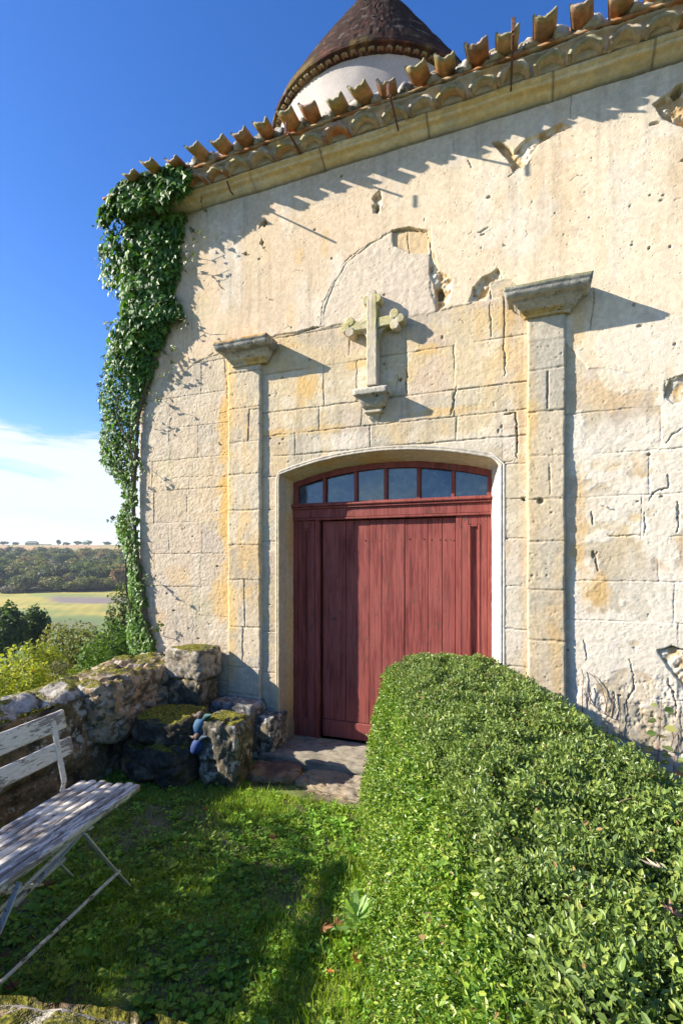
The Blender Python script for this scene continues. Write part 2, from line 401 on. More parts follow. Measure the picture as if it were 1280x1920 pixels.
class Field:
    """a height and colour map over a plane, X to the right and Z up"""
    def __init__(s, xs, zs, seed=0):
        s.xs, s.zs, s.seed = np.asarray(xs), np.asarray(zs), seed
        s.X, s.Z = np.meshgrid(s.xs, s.zs, indexing='ij')
        s.H = np.zeros_like(s.X); s.C = np.zeros(s.X.shape+(3,))
    def sub(s, x0, x1, z0, z1):
        i0, i1 = np.searchsorted(s.xs, (x0, x1)); k0, k1 = np.searchsorted(s.zs, (z0, z1))
        return slice(i0, i1), slice(k0, k1)
    def groove(s, pts, w=.006, d=.006, wig=.006, dirt_shade=.5, pres=0.0, sd=1, dcol=(.13, .10, .07), taper=False):
        """a crack or joint along a polyline of (X, Z)"""
        ns_ = len(pts)-1
        for ii_, (a, b) in enumerate(zip(pts[:-1], pts[1:])):
            m = w*3+wig*2
            sl = s.sub(min(a[0], b[0])-m, max(a[0], b[0])+m, min(a[1], b[1])-m, max(a[1], b[1])+m)
            X = s.X[sl]; Z = s.Z[sl]
            if X.size == 0: continue
            Xw = X + (fb2(X*14, Z*14, 31+sd, 3)-.5)*2*wig + (vn2(X*70, Z*70, 32+sd)-.5)*wig*.6
            Zw = Z + (fb2(X*14, Z*14, 41+sd, 3)-.5)*2*wig + (vn2(X*70, Z*70, 42+sd)-.5)*wig*.6
            dx, dz = b[0]-a[0], b[1]-a[1]; l2 = dx*dx+dz*dz+1e-9
            t = np.clip(((Xw-a[0])*dx+(Zw-a[1])*dz)/l2, 0, 1)
            D = np.hypot(Xw-a[0]-t*dx, Zw-a[1]-t*dz)
            vr = .35+1.2*fb2(X*13, Z*13, 51+sd, 3)
            if taper: gt = (ii_+t)/ns_; vr = vr*(.15+.85*np.sin(np.pi*np.clip(gt, 0, 1))**.6)
            f = sst(w*vr, w*vr*.55, D)
            if pres > 0: f = f*sst(pres-.12, pres+.12, fb2(X*3.1, Z*3.1, 61+sd, 3))
            s.H[sl] -= d*f
            s.C[sl] = mix(s.C[sl], C3(*dcol), f*dirt_shade)  # dirt colour also stands in for crack shade finer than the grid
    def inside(s, poly, jag=.02, soft=.006, sd=3):
        """soft mask of a polygon with a ragged edge"""
        P = np.array(poly); m = jag*2+.03
        sl = s.sub(P[:, 0].min()-m, P[:, 0].max()+m, P[:, 1].min()-m, P[:, 1].max()+m)
        X = s.X[sl]; Z = s.Z[sl]
        Xw = X + (fb2(X*9, Z*9, 71+sd, 5, .6)-.5)*2.6*jag; Zw = Z + (fb2(X*9, Z*9, 81+sd, 5, .6)-.5)*2.6*jag
        ins = np.zeros(X.shape, bool); D = np.full(X.shape, 9.)
        n = len(P)
        for i in range(n):
            a, b = P[i], P[(i+1) % n]
            c = (a[1] > Zw) != (b[1] > Zw)
            with np.errstate(divide='ignore', invalid='ignore'):
                ins ^= c & (Xw < (b[0]-a[0])*(Zw-a[1])/(b[1]-a[1]+1e-12)+a[0])
            dx, dz = b-a; l2 = dx*dx+dz*dz+1e-9
            t = np.clip(((Xw-a[0])*dx+(Zw-a[1])*dz)/l2, 0, 1)
            D = np.minimum(D, np.hypot(Xw-a[0]-t*dx, Zw-a[1]-t*dz))
        sg = np.where(ins, D, -D)
        return sl, sst(-soft, soft, sg), sg
    def blob(s, x, z, rx, rz, f=1.0, col=(.55, .33, .10), sd=0, d=0.0, edge=.5):
        sl = s.sub(x-rx*1.6, x+rx*1.6, z-rz*1.6, z+rz*1.6); X = s.X[sl]; Z = s.Z[sl]
        r = np.hypot((X-x)/rx, (Z-z)/rz) + (fb2(X*16, Z*9, 91+sd, 4, .6)-.5)*1.3
        k = sst(1.0+edge*.4, 1.0-edge, r)*f
        s.C[sl] = mix(s.C[sl], C3(*col), k); s.H[sl] -= d*k
    def hole(s, x, z, rx, rz, d=.04, sd=0, col=(.30, .22, .13)):
        sl = s.sub(x-rx*2, x+rx*2, z-rz*2, z+rz*2); X = s.X[sl]; Z = s.Z[sl]
        r = np.hypot((X-x)/rx, (Z-z)/rz) + (fb2(X*22, Z*22, 101+sd, 3, .6)-.5)*.9
        k = sst(1.05, .72, r)
        s.H[sl] -= d*k*(.6+.7*fb2(X*30, Z*30, 111+sd, 3)); s.C[sl] = mix(s.C[sl], C3(*col)*1.0, k*.7)
    def blocks(s, x0, x1, rows, seed, jw=.007, jd=.006, pres=.42, wmin=.32, wmax=.66, vary=.0022, tone=.05, joints=None):
        """coursed ashlar between x0 and x1; rows: bed-joint heights from the bottom up"""
        r = random.Random(seed)
        for k in range(len(rows)-1):
            za, zb = rows[k], rows[k+1]
            xs = [x0]
            if joints and k in joints: xs += joints[k]
            else:
                x = x0 + r.uniform(.15, wmax)
                while x < x1-.12: xs.append(x); x += r.uniform(wmin, wmax)
            xs.append(x1)
            for i in range(len(xs)-1):
                sl = s.sub(xs[i], xs[i+1], za, zb)
                s.H[sl] += r.uniform(-vary, vary) + (s.X[sl]-xs[i])*r.uniform(-.004, .004)
                t = 1+r.uniform(-tone, tone); w = r.uniform(-.02, .03)
                s.C[sl] *= np.array([t*(1+w), t, t*(1-w*1.5)])
                if i > 0: s.groove([(xs[i], za), (xs[i]+r.uniform(-.01, .01), zb)], jw*.8, jd, .006, .3, pres+r.uniform(-.08, .12), seed+k*7+i)
            s.groove([(x0, za), (x1, za)], jw, jd, .007, .3, pres-.02, seed+k*5+2)
    def pits(s, scale, thr, d, amt=None, sd=0, dirt_shade=.35, ax=1.0):
        n = vn2(s.X*scale, s.Z*scale*ax, 121+sd)*.6+vn2(s.X*scale*2.1, s.Z*scale*2.1*ax, 122+sd)*.4
        k = sst(thr, thr+.07, n)
        if amt is not None: k = k*amt
        s.H -= d*k; s.C = mix(s.C, s.C*C3(.55, .48, .40), k*dirt_shade)
    def build(s, name, mat, parent, y0=0.0, keep=None, smooth=True, wrap=(0, 0, 0, 0)):
        X, Z, Y = s.X, s.Z, y0 - s.H
        C = s.C
        if any(wrap):                       # skirts turned back into the wall: left, right, bottom, top
            l, r, bt, tp = wrap
            def padx(A, dl, dr, isY):
                if l: A = np.concatenate([A[:1]+(dl if isY else 0), A], 0)
                if r: A = np.concatenate([A, A[-1:]+(dr if isY else 0)], 0)
                return A
            def padz(A, dl, dr, isY):
                if bt: A = np.concatenate([A[:, :1]+(dl if isY else 0), A], 1)
                if tp: A = np.concatenate([A, A[:, -1:]+(dr if isY else 0)], 1)
                return A
            X = padz(padx(X, 0, 0, 0), 0, 0, 0); Z = padz(padx(Z, 0, 0, 0), 0, 0, 0)
            Y = padz(padx(Y, l, r, 1), bt, tp, 1); C = padz(padx(C, 0, 0, 0), 0, 0, 0)
        nu, nv = X.shape
        V = np.stack([X, Y, Z], -1).reshape(-1, 3); q = grid_quads(nu, nv)
        if keep is not None:
            cx = V[q].mean(1); q = q[keep(cx[:, 0], cx[:, 2])]
            used = np.unique(q); rm = np.full(len(V), -1); rm[used] = np.arange(len(used)); V = V[used]; q = rm[q]
            C = C.reshape(-1, 3)[used]
        return mesh(name, V, q, None, mat, parent, smooth, C.reshape(-1, 3))

STEP = 0.0052
xs = np.concatenate([np.arange(XL, XF, STEP), np.arange(XF, XR+.01, .04)]); xs[-1] = XR
zs = np.arange(-0.12, 4.92, STEP)
F = Field(xs, zs)
X, Z = F.X, F.Z
# colours (albedo)
STN = C3(.55, .45, .295); STG = C3(.49, .42, .305); PLA = C3(.62, .485, .33); PLR = C3(.71, .595, .43)
LIME = C3(.68, .61, .50); MORT = C3(.57, .475, .365); OCH = (.60, .38, .13)
n_lo = fb2(X*1.3, Z*1.3, 1, 4); n_md = fb2(X*5, Z*5, 2, 4); n_hi = fb2(X*24, Z*24, 3, 3); n_v = fb2(X*7, Z*1.3, 4, 4)
F.C[:] = STN
F.C = mix(F.C, STG, sst(.4, .62, n_lo)); 
F.C = mix(F.C, C3(.60, .42, .20), sst(.50, .70, n_v)*.45)
F.C = mix(F.C, C3(.50, .40, .33), sst(.52, .66, fb2(X*3.2, Z*3.2, 14, 5, .6))*.5)
F.C = mix(F.C, C3(.39, .36, .29), sst(.54, .68, fb2(X*2.1+4, Z*4.4, 15, 5, .62))*.5)
F.C = mix(F.C, C3(.66, .58, .45), sst(.56, .68, fb2(X*6, Z*6, 16, 5, .65))*.45)
lf = sst(-1.9, -2.7, X)                                     # the left end is greyer, rougher
F.C = mix(F.C, C3(.51, .415, .315), lf*.45)
# ashlar courses in the three bays
c_z = lambda px, ys: sorted([wp(px, y)[1] for y in ys])
rowsL = c_z(350, [1395, 1335, 1270, 1212, 1153, 1100, 1038, 979, 917, 860, 800, 742, 684, 626])
rowsL = [-.12] + rowsL
F.blocks(XL, -2.56, rowsL, 11, .0055, .0045, .47, .30, .55, .0015, .05)
F.blocks(-2.22, -1.98, c_z(515, [1400, 1330, 1262, 1185, 1015, 955, 893, 820]), 12, .006, .006, .4, .5, .9)
rowsC = c_z(640, [845, 803, 757, 680, 612, 585])
cx = lambda px, y: wp(px, y)[0]
F.blocks(-2.22, -.05, rowsC, 13, .007, .0075, .40, .4, .8, .0025, .06,
         {1: [cx(598, 790), cx(678, 770), cx(850, 740)], 2: [cx(607, 710), cx(668, 720), cx(762, 700), cx(852, 720), ],
          3: [cx(655, 650), cx(762, 640), cx(945, 650)], 4: [cx(775, 600), cx(920, 600)]})
F.blocks(-.22, -.05, c_z(965, [1250, 1180, 1100, 1010, 935, 870, 800]), 14, .006, .006, .4, .5, .9)
rowsR = c_z(1160, [1500, 1400, 1305, 1165, 1090, 1008, 930, 848, 768, 690, 610])
F.blocks(.195, XR, rowsR, 15, .005, .005, .50, .35, .7, .0015, .05)
# stone surface
rough = .35+.65*sst(.4, .65, n_lo)
F.H += (n_md-.5)*.0030 + (n_hi-.5)*.0012*(1+.8*lf) + (fb2(X*60, Z*60, 5, 2)-.5)*.0026*(1+.8*lf)
F.H += (fb2(X*9, Z*26, 6, 3)-.5)*.003*lf
# ---- plaster: upper wall down to a ragged line, and patches on the right bay
line = [(262, 720), (330, 700), (395, 668), (440, 655), (530, 628), (600, 612), (610, 575), (624, 535), (648, 492), (690, 460),
        (733, 432), (768, 427), (806, 432), (812, 470), (822, 505), (846, 525), (842, 560), (822, 584), (880, 568), (905, 520), (945, 512),
        (1000, 560), (1062, 640), (1100, 690), (1180, 700), (1230, 730), (1275, 740)]
poly = [wp(*p) for p in line]; poly = [(XL-.2, poly[0][1])] + poly + [(XR+1, poly[-1][1]), (XR+1, 5.3), (XL-.2, 5.3)]
sl, pm, sg = F.inside(poly, .020, .0035, 3)
PL = np.zeros_like(X); PL[sl] = pm
SG = np.full(X.shape, -1.); SG[sl] = sg
rp = sst(.52, .56, fb2(X*1.9, Z*2.4, 22, 5, .55)+.05*sst(.5, 1.0, X))*sst(.21, .26, X)*(1-PL)
wear = sst(.0, .16, SG)                                     # thin towards the ragged edge
pn = (fb2(X*2.2, Z*2.2, 23, 5)-.5)
Hs = F.H.copy()
Hp = .006 + pn*.006 + (fb2(X*11, Z*11, 24, 4)-.5)*.0012 + (fb2(X*65, Z*65, 34, 2)-.5)*.0011
F.H = F.H*(1-PL) + Hp*PL
cold = PLA*(1 + .0) 
Cp = mix(np.broadcast_to(PLA, F.C.shape), PLR, sst(-1.9, .3, X)*.9)
Cp = mix(Cp, C3(.60, .42, .24), sst(.52, .72, fb2(X*3.5, Z*1.1, 25, 5))*.42)
Cp = mix(Cp, LIME, sst(.54, .70, fb2(X*4, Z*2.2, 26, 5, .6))*.55)
Cp = mix(Cp, C3(.50, .36, .22), sst(.54, .66, fb2(X*12, Z*8, 36, 5, .65))*.28)
Cp = mix(Cp, C3(.44, .385, .30), sst(.55, .72, fb2(X*2.6, Z*3.2, 27, 5, .6))*.4*sst(-1.0, -3.0, X))
Cp = mix(Cp, C3(.43, .40, .36), sst(4.55, 4.8, Z + .25*(n_md-.5))*.45)
Cp = Cp*(1+(n_hi[..., None]-.5)*.16)
F.C = F.C*(1+(n_hi[..., None]-.5)*.22)
F.C = mix(F.C, Cp, PL)
stk = fb2(X*20, Z*.9, 71, 4, .6); F.C = F.C*(1-.16*sst(.5, .72, stk)[..., None]*(.4+.6*sst(.35, .6, fb2(X*1.5, Z*1.5, 72, 3)))[..., None]); F.C = F.C*(1+.10*(fb2(X*45, Z*45, 73, 3)[..., None]-.5)*2)
# the thin lime wash left over the right bay
F.H += rp*(.0022+(fb2(X*30, Z*30, 28, 3)-.5)*.002); F.C = mix(F.C, LIME*(.94+.12*n_hi[..., None]), rp*.85)
# old grey mortar repair round the top of the cross
rep = [wp(*p) for p in [(600, 614), (612, 573), (628, 530), (651, 490), (692, 461), (735, 437), (738, 462), (770, 470), (806, 470), (810, 500), (806, 540), (818, 583), (765, 592), (700, 600)]]
sl, k, sg = F.inside(rep, .016, .008, 5)
F.H[sl] = F.H[sl]*(1-k)+k*(.0045+(fb2(X[sl]*24, Z[sl]*24, 29, 4, .65)-.5)*.006)
F.C[sl] = mix(F.C[sl], MORT*(.92+.2*n_hi[sl][..., None]), k*.9)
# bare ashlar at the top of the repair
sl, k, sg = F.inside([wp(*p) for p in [(735, 432), (768, 426), (802, 432), (804, 474), (770, 474), (738, 460)]], .006, .003, 6)
F.H[sl] = F.H[sl]*(1-k)+k*(-.016+(n_hi[sl]-.5)*.005); F.C[sl] = mix(F.C[sl], C3(.58, .43, .25), k)
# broken-out rubble patches: ragged, deep, with lumps inside
for i, (pts, dep) in enumerate([
        ([(922, 268), (952, 300), (960, 322), (985, 306), (1008, 270), (1040, 252), (1068, 240), (1052, 232), (1010, 252), (985, 262), (965, 285), (940, 268)], .05),
        ([(1222, 195), (1250, 178), (1290, 150), (1290, 240), (1262, 232), (1240, 222)], .06),
        ([(808, 478), (822, 505), (846, 525), (845, 548), (838, 570), (818, 584), (816, 540), (806, 515)], .05),
        ([(880, 566), (886, 542), (905, 520), (934, 506), (944, 520), (918, 530), (912, 560)], .035),
        ([(1246, 728), (1256, 714), (1290, 700), (1290, 752), (1262, 756), (1246, 745)], .016),
        ([(1232, 1218), (1255, 1212), (1290, 1222), (1290, 1300), (1262, 1262), (1240, 1235)], .03),
        ([(700, 372), (712, 356), (716, 384), (706, 400)], .03), ([(698, 385), (712, 380), (712, 398), (700, 398)], .04)]):
    sl, k, sg = F.inside([wp(*p) for p in pts], .014, .004, 7+i)
    lump = fb2(X[sl]*18, Z[sl]*18, 33+i, 3, .55)
    F.H[sl] = F.H[sl]*(1-k)+k*(-dep+lump*dep*1.25-.006)
    F.C[sl] = mix(F.C[sl], mix(np.broadcast_to(C3(.50, .34, .17), F.C[sl].shape), C3(.66, .58, .45), sst(.4, .62, lump)), k*.95)
# ochre and lime stains
for i, (px, py, rx, rz, f) in enumerate([(430, 720, .04, .5, .6), (428, 960, .12, .55, .95), (445, 1010, .09, .35, .8), (422, 800, .10, .3, .8), (415, 1120, .12, .3, .6), (432, 700, .05, .25, .8), (425, 1120, .07, .22, .5), (575, 725, .13, .14, .75), (672, 683, .12, .04, .6),
        (520, 812, .16, .05, .6), (600, 805, .3, .04, .4), (800, 655, .12, .05, .6), (905, 600, .12, .16, .3), (845, 770, .35, .035, .5), (975, 740, .05, .5, .3), (952, 600, .06, .3, .35),
        (1115, 1110, .10, .17, .7), (1080, 620, .05, .2, .5), (1088, 1000, .05, .4, .5), (1140, 735, .25, .15, .35), (1160, 865, .3, .06, .45), (460, 660, .1, .04, .6),
        (560, 480, .05, .1, .3), (610, 460, .04, .14, .35), (550, 590, .07, .12, .22), (1040, 760, .1, .2, .2), (520, 655, .2, .04, .45), (330, 1080, .12, .1, .3), (300, 1160, .1, .12, .3)]):
    x, z = wp(px, py); F.blob(x, z, rx, rz, f, OCH, i)
for i, (px, py, rx, rz, f) in enumerate([(1230, 650, .4, .25, .6), (1165, 830, .35, .18, .7), (1140, 950, .2, .14, .6), (1240, 800, .2, .2, .5), (400, 1180, .1, .1, .3), (640, 830, .35, .08, .45),
        (880, 830, .3, .08, .5), (960, 1130, .06, .5, .5), (1130, 1220, .12, .12, .5), (1235, 1120, .3, .3, .5), (1200, 1290, .1, .15, .5), (445, 480, .03, .12, .6), (560, 700, .25, .03, .3)]):
    x, z = wp(px, py); F.blob(x, z, rx, rz, f, tuple(LIME), 40+i, -.002)
# green-grey algae low on the left, greyer and darker towards the foot
F.C = mix(F.C, C3(.40, .39, .20), sst(.56, .70, fb2(X*3, Z*3, 51, 4))*.22*lf)
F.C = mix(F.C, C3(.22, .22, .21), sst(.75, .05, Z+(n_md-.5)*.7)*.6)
# pits and pocks
F.pits(60, .84, .004, (1-PL)*.8, 1); F.pits(28, .87, .005, (1-PL)*(.4+.6*lf), 2); F.pits(45, .88, .006, PL, 3); F.pits(95, .80, .003, None, 4, .25)
F.pits(18, .88, .010, (1-PL)*sst(.3, .6, n_lo), 5, .45)
low = sst(.5, .3, Z-.45+(n_md-.5)*.5)*sst(.2, .3, X)
F.H -= low*(fb2(X*26, Z*20, 55, 4, .6)-.45).clip(0)*.030
# named cracks
for i, (pts, w, d) in enumerate([
        ([(600, 612), (606, 575), (618, 545), (632, 520)], .005, .005), ([(640, 498), (658, 480), (690, 459)], .006, .008), ([(690, 459), (697, 456)], .004, .006),
        ([(733, 434), (748, 429), (775, 428), (806, 433)], .009, .016), ([(802, 433), (806, 460), (808, 482)], .007, .01), ([(764, 432), (764, 460), (770, 476)], .005, .008),
        ([(530, 634), (560, 625), (585, 616), (608, 612)], .009, .014), ([(392, 668), (404, 660)], .007, .01), ([(1110, 540), (1112, 580), (1106, 620)], .008, .012),
        ([(420, 668), (424, 720), (429, 770)], .005, .009), ([(429, 770), (408, 776)], .004, .006), ([(857, 722), (843, 780)], .011, .022),
        ([(945, 778), (966, 772), (968, 800), (969, 862)], .011, .020), ([(966, 862), (945, 866), (938, 890), (936, 915), (943, 930)], .006, .010),
        ([(762, 690), (760, 742)], .010, .022), ([(745, 700), (742, 730)], .006, .010), ([(944, 634), (946, 706)], .008, .014), ([(920, 566), (919, 634)], .006, .012),
        ([(1070, 165), (1071, 225)], .006, .008), ([(850, 255), (853, 300)], .003, .004), ([(565, 330), (567, 352)], .003, .004), ([(1070, 118), (1071, 165)], .006, .008),
        ([(1248, 716), (1262, 708), (1285, 700)], .007, .010), ([(1246, 716), (1244, 748)], .007, .010), ([(1252, 888), (1252, 915), (1225, 925), (1215, 940)], .007, .012),
        ([(1208, 960), (1208, 1005)], .006, .010), ([(1137, 1006), (1200, 1004)], .007, .010), ([(1118, 1035), (1120, 1070)], .012, .016), ([(1108, 960), (1114, 985)], .010, .015),
        ([(1124, 945), (1148, 955)], .006, -.008), ([(1250, 830), (1262, 815), (1285, 800)], .008, .012), ([(1272, 940), (1268, 1000)], .012, .014),
        ([(1238, 1220), (1262, 1212), (1285, 1218)], .010, .020), ([(1252, 1272), (1262, 1300), (1268, 1345)], .010, .016), ([(560, 435), (700, 345)], .002, .003),
        ([(492, 415), (485, 430)], .016, .02), ([(490, 447), (495, 462)], .012, .018), ([(455, 475), (470, 478)], .008, .012), ([(410, 532), (425, 545)], .008, .012),
        ([(915, 425), (895, 438)], .010, .012), ([(940, 460), (952, 462)], .006, .008), ([(1215, 470), (1219, 462)], .010, .012), ([(504, 560), (515, 564)], .007, .012),
        ([(1000, 300), (955, 330)], .008, .01), ([(878, 300), (885, 315)], .012, .014), ([(370, 365), (395, 352)], .003, .004), ([(1260, 380), (1280, 370)], .005, .006),
        ([(975, 935), (985, 940)], .016, .02), ([(1010, 935), (1018, 945)], .014, .018), ([(408, 830), (420, 838)], .01, .012), ([(300, 905), (330, 895), (420, 893)], .004, .006),
        ([(1096, 1195), (1100, 1240)], .008, .010), ([(1176, 1230), (1190, 1290), (1170, 1330)], .008, .012)]):
    P_ = [wp(*p) for p in pts]; P2 = [P_[0]]
    for a_, b_ in zip(P_[:-1], P_[1:]): P2 += [((a_[0]+b_[0])/2, (a_[1]+b_[1])/2), b_]
    F.groove(P2, w*.75, d*.85, .013, .4, 0, i, taper=True)
for i, (px, py, rx, rz, d) in enumerate([(497, 418, .02, .03, .05), (492, 455, .022, .02, .04), (461, 476, .018, .018, .03), (824, 548, .03, .05, .05), (706, 390, .022, .035, .06), (1188, 572, .012, .012, .01),
        (1008, 942, .018, .016, .03), (1040, 400, .006, .006, .01), (905, 440, .02, .008, .02), (1112, 1040, .012, .03, .02), (1215, 1153, .006, .006, .012), (829, 632, .008, .016, .02),
        (750, 712, .018, .02, .03), (640, 330, .012, .012, .02), (1218, 366, .012, .006, .012), (1243, 366, .012, .006, .012), (1227, 232, .03, .012, .02), (1270, 168, .04, .03, .07)]):
    x, z = wp(px, py); F.hole(x, z, rx, rz, d, i)
rr = random.Random(4)
for i in range(80):                                         # small random chips
    x = rr.uniform(XL, XF); z = rr.uniform(.2, 4.8); s_ = rr.uniform(.004, .011)
    F.hole(x, z, s_*rr.uniform(.8, 2), s_, rr.uniform(.006, .016), 60+i)
for i in range(40):
    x = rr.uniform(XL, XF); z = rr.uniform(.2, 4.8); a = rr.uniform(0, 3.1); l = rr.uniform(.03, .12)
    F.groove([(x, z), (x+math.cos(a)*l*.5, z+math.sin(a)*l*.5), (x+math.cos(a+.5)*l, z+math.sin(a+.5)*l)], .003, .004, .016, .4, 0, 80+i, taper=True)
ex = sst(XL+.035, XL, X + (fb2(X*0, Z*6, 77, 4)-.5)*.04); F.H -= ex*.03
F.H *= sst(XR, XR-.02, X)
def keep(cx, cz):
    inn = (cx > OX0-.028) & (cx < OX1+.088) & (cz < arch_z(cx, .052))
    return ~inn
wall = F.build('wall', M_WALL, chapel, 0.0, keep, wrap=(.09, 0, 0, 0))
# body of the building behind the front
mb = MB()
for a, b in (((XL+.004, .05, -.2), (XL+.30, 6.0, 4.9)), ((XR-.3, .01, -.2), (XR, 6.0, 4.9)), ((XL+.31, 5.7, -.2), (XR-.31, 5.99, 4.9))): box(mb, a, b, STG)
box(mb, (XL+.31, .32, 4.90), (XR-.31, 5.69, 4.95), STG)
mb.build('side_wall', M_WALL, chapel)
mb = MB(); box(mb, (OX0-.3, 1.6, -.1), (OX1+.3, 1.63, 2.9), (.03, .03, .03)); mb.build('dark_interior_sheet', M_PLAIN, chapel)  # near-black sheet stands in for the dark interior behind the door

# ---------------------------------------------------------------- door surround (moulded, sweeps round the opening)
path = []
for z in np.arange(0.02, OSP, .012): path.append((OX0, z, -1.0, 0.0))
th = math.asin(OHW/ORAD)
for a in np.linspace(-th, th, 170):
    path.append((OXC+ORAD*math.sin(a), OZC+ORAD*math.cos(a), math.sin(a), math.cos(a)))
for z in np.arange(OSP, 0.02, -.012): path.append((OX1, z, 1.0, 0.0))
prof = [(.034, .03, 1), (.034, -.003, 1), (.026, -.006, 1), (.018, -.006, 1), (.014, -.001, 1)]       # offset, depth, share of the splay
prof += [(.004+.009*math.cos(a), -.001-.009*math.sin(a), 1) for a in np.linspace(.2, 2.9, 7)]
prof += [(0, .004, .98), (0, .012, .95)] + [(0, y_, 1-y_/.22) for y_ in np.arange(.025, .22, .013)] + [(0, .225, 0), (0, .25, 0), (0, .33, 0)]
P = np.array(path); Pr = np.array(prof); nu, nv = len(P), len(Pr)
ks = .016+.062*(P[:, 2]+1)/2; Og = Pr[None, :, 0]+ks[:, None]*Pr[None, :, 2]
Xg = P[:, None, 0]+P[:, None, 2]*Og; Zg = P[:, None, 1]+P[:, None, 3]*Og; Yg = np.broadcast_to(Pr[None, :, 1], (nu, nv)).copy()
s_ = np.arange(nu)[:, None]*.012 + 0*Yg; t_ = np.cumsum(np.hypot(*np.diff(Pr[:, :2], axis=0, prepend=Pr[:1, :2]).T))[None, :]+0*Yg
nzv = (fb2(s_*30, t_*30, 7, 3)-.5)*.007 + (fb2(s_*5, t_*5, 8, 3)-.5)*.007
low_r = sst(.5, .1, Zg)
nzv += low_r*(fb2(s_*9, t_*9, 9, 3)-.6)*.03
inner = (np.arange(nv)[None, :] > 12)
Xg = Xg + np.where(inner, nzv*np.sign(P[:, None, 2]+1e-6)*np.abs(P[:, None, 2]), 0); Zg = Zg+np.where(inner, nzv*P[:, None, 3], 0)
Yg = Yg - np.where(inner, 0, nzv)
cc = np.broadcast_to(C3(.55, .465, .33), (nu, nv, 3)); cc = mix(cc, C3(.56, .37, .15), sst(.42, .66, fb2(s_*2.2, t_*6, 12, 4))*np.where(inner, .75, .25)*np.where(P[:, None, 0] > OX1-.02, .3, 1))
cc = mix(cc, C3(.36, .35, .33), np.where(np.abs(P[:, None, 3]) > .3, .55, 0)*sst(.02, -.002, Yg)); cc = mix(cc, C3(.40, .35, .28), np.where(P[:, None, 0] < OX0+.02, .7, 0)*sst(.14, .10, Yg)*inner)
cc = mix(cc, C3(.66, .60, .50), np.where(P[:, None, 0] > OX1-.02, .25+.6*sst(.35, .6, fb2(s_*3, t_*8, 19, 4)), 0))
cc = mix(cc, C3(.50, .22, .08), sst(1.2, 1.6, Zg)*sst(2.2, 1.9, Zg)*np.where((P[:, None, 0] < OX0+.02), .4, 0)*sst(.08, .2, Yg))
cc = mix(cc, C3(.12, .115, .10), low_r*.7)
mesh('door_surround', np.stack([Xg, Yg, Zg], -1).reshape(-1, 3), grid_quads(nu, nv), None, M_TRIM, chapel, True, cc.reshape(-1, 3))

# ---------------------------------------------------------------- pilasters
def pilaster(x0, x1, z0, z1, q, rows, seed, rough=1.0):
    xx = np.linspace(x0, x1, int((x1-x0)/.006)); zz = np.arange(z0, z1, .007); f = Field(xx, zz); A, B = f.X, f.Z
    f.C[:] = C3(.545, .455, .325); f.C = mix(f.C, STG, sst(.4, .65, fb2(A*2, B*1.6, seed, 4))*.7)
    f.C = mix(f.C, C3(*OCH), sst(.52, .72, fb2(A*5, B*1.3, seed+1, 4))*.55*(1 if seed > 22 else 1.0)); f.C = mix(f.C, C3(.62, .42, .17), sst(x0+.14, x0, A)*sst(.35, .55, fb2(A*4, B*1.5, seed+21, 4))*(.75 if seed < 22 else .3)); f.C = mix(f.C, C3(.40, .37, .31), sst(.54, .66, fb2(A*4, B*4, seed+31, 5))*.5)
    f.blocks(x0, x1, rows, seed, .007, .007, .22, .5, .9, .003, .06)
    f.H += (fb2(A*5, B*5, seed+2, 4)-.5)*.005 + (fb2(A*26, B*26, seed+3, 3)-.5)*.0022*rough + (fb2(A*70, B*70, seed+13, 2)-.5)*.0028
    f.C *= (1+(fb2(A*24, B*24, seed+4, 3)[..., None]-.5)*.25)
    f.pits(60, .80, .005, None, seed); f.pits(25, .86, .007, None, seed+2)
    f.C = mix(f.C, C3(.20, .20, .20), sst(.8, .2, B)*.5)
    e = np.minimum(A-x0, x1-A) + (fb2(A*8+3, B*8, seed+6, 4)-.5)*.012
    f.H -= sst(.012, -.004, e)*.010 
    # weathered, uneven arrises
    f.X = A + (fb2(A*0+1, B*5, seed+9, 4)-.5)*.014 + (fb2(A*0+1, B*26, seed+10, 3)-.5)*.006*rough
    return f
fL = pilaster(-2.555, -2.225, -.1, 3.46, .03, c_z(460, [1395, 1300, 1250, 1175, 1087, 1022, 957, 890, 830, 767, 700, 665]), 21, 1.8)
x, z = wp(468, 780); fL.groove([wp(468, 768, -.03), wp(466, 825, -.03)], .007, .008, .004, .5, 0, 5); fL.groove([wp(468, 768, -.03), wp(490, 766, -.03)], .006, .008, .004, .5, 0, 6)
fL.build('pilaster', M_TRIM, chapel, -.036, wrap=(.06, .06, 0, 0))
fR = pilaster(-.05, .198, -.1, 3.60, .03, c_z(1020, [1440, 1320, 1200, 1105, 1015, 936, 855, 773, 695, 640]), 23, 1.0)
fR.groove([wp(1027, 698, -.03), wp(1026, 765, -.03)], .007, .01, .003, .6, 0, 5); fR.groove([wp(1030, 870, -.03), wp(1032, 925, -.03)], .007, .006, .004, .3, 0, 6, (.5, .35, .15))
x, z = wp(1013, 940, -.03); fR.hole(x, z, .022, .022, .03, 3)
fR.build('pilaster', M_TRIM, chapel, -.036, wrap=(.06, .06, 0, 0))

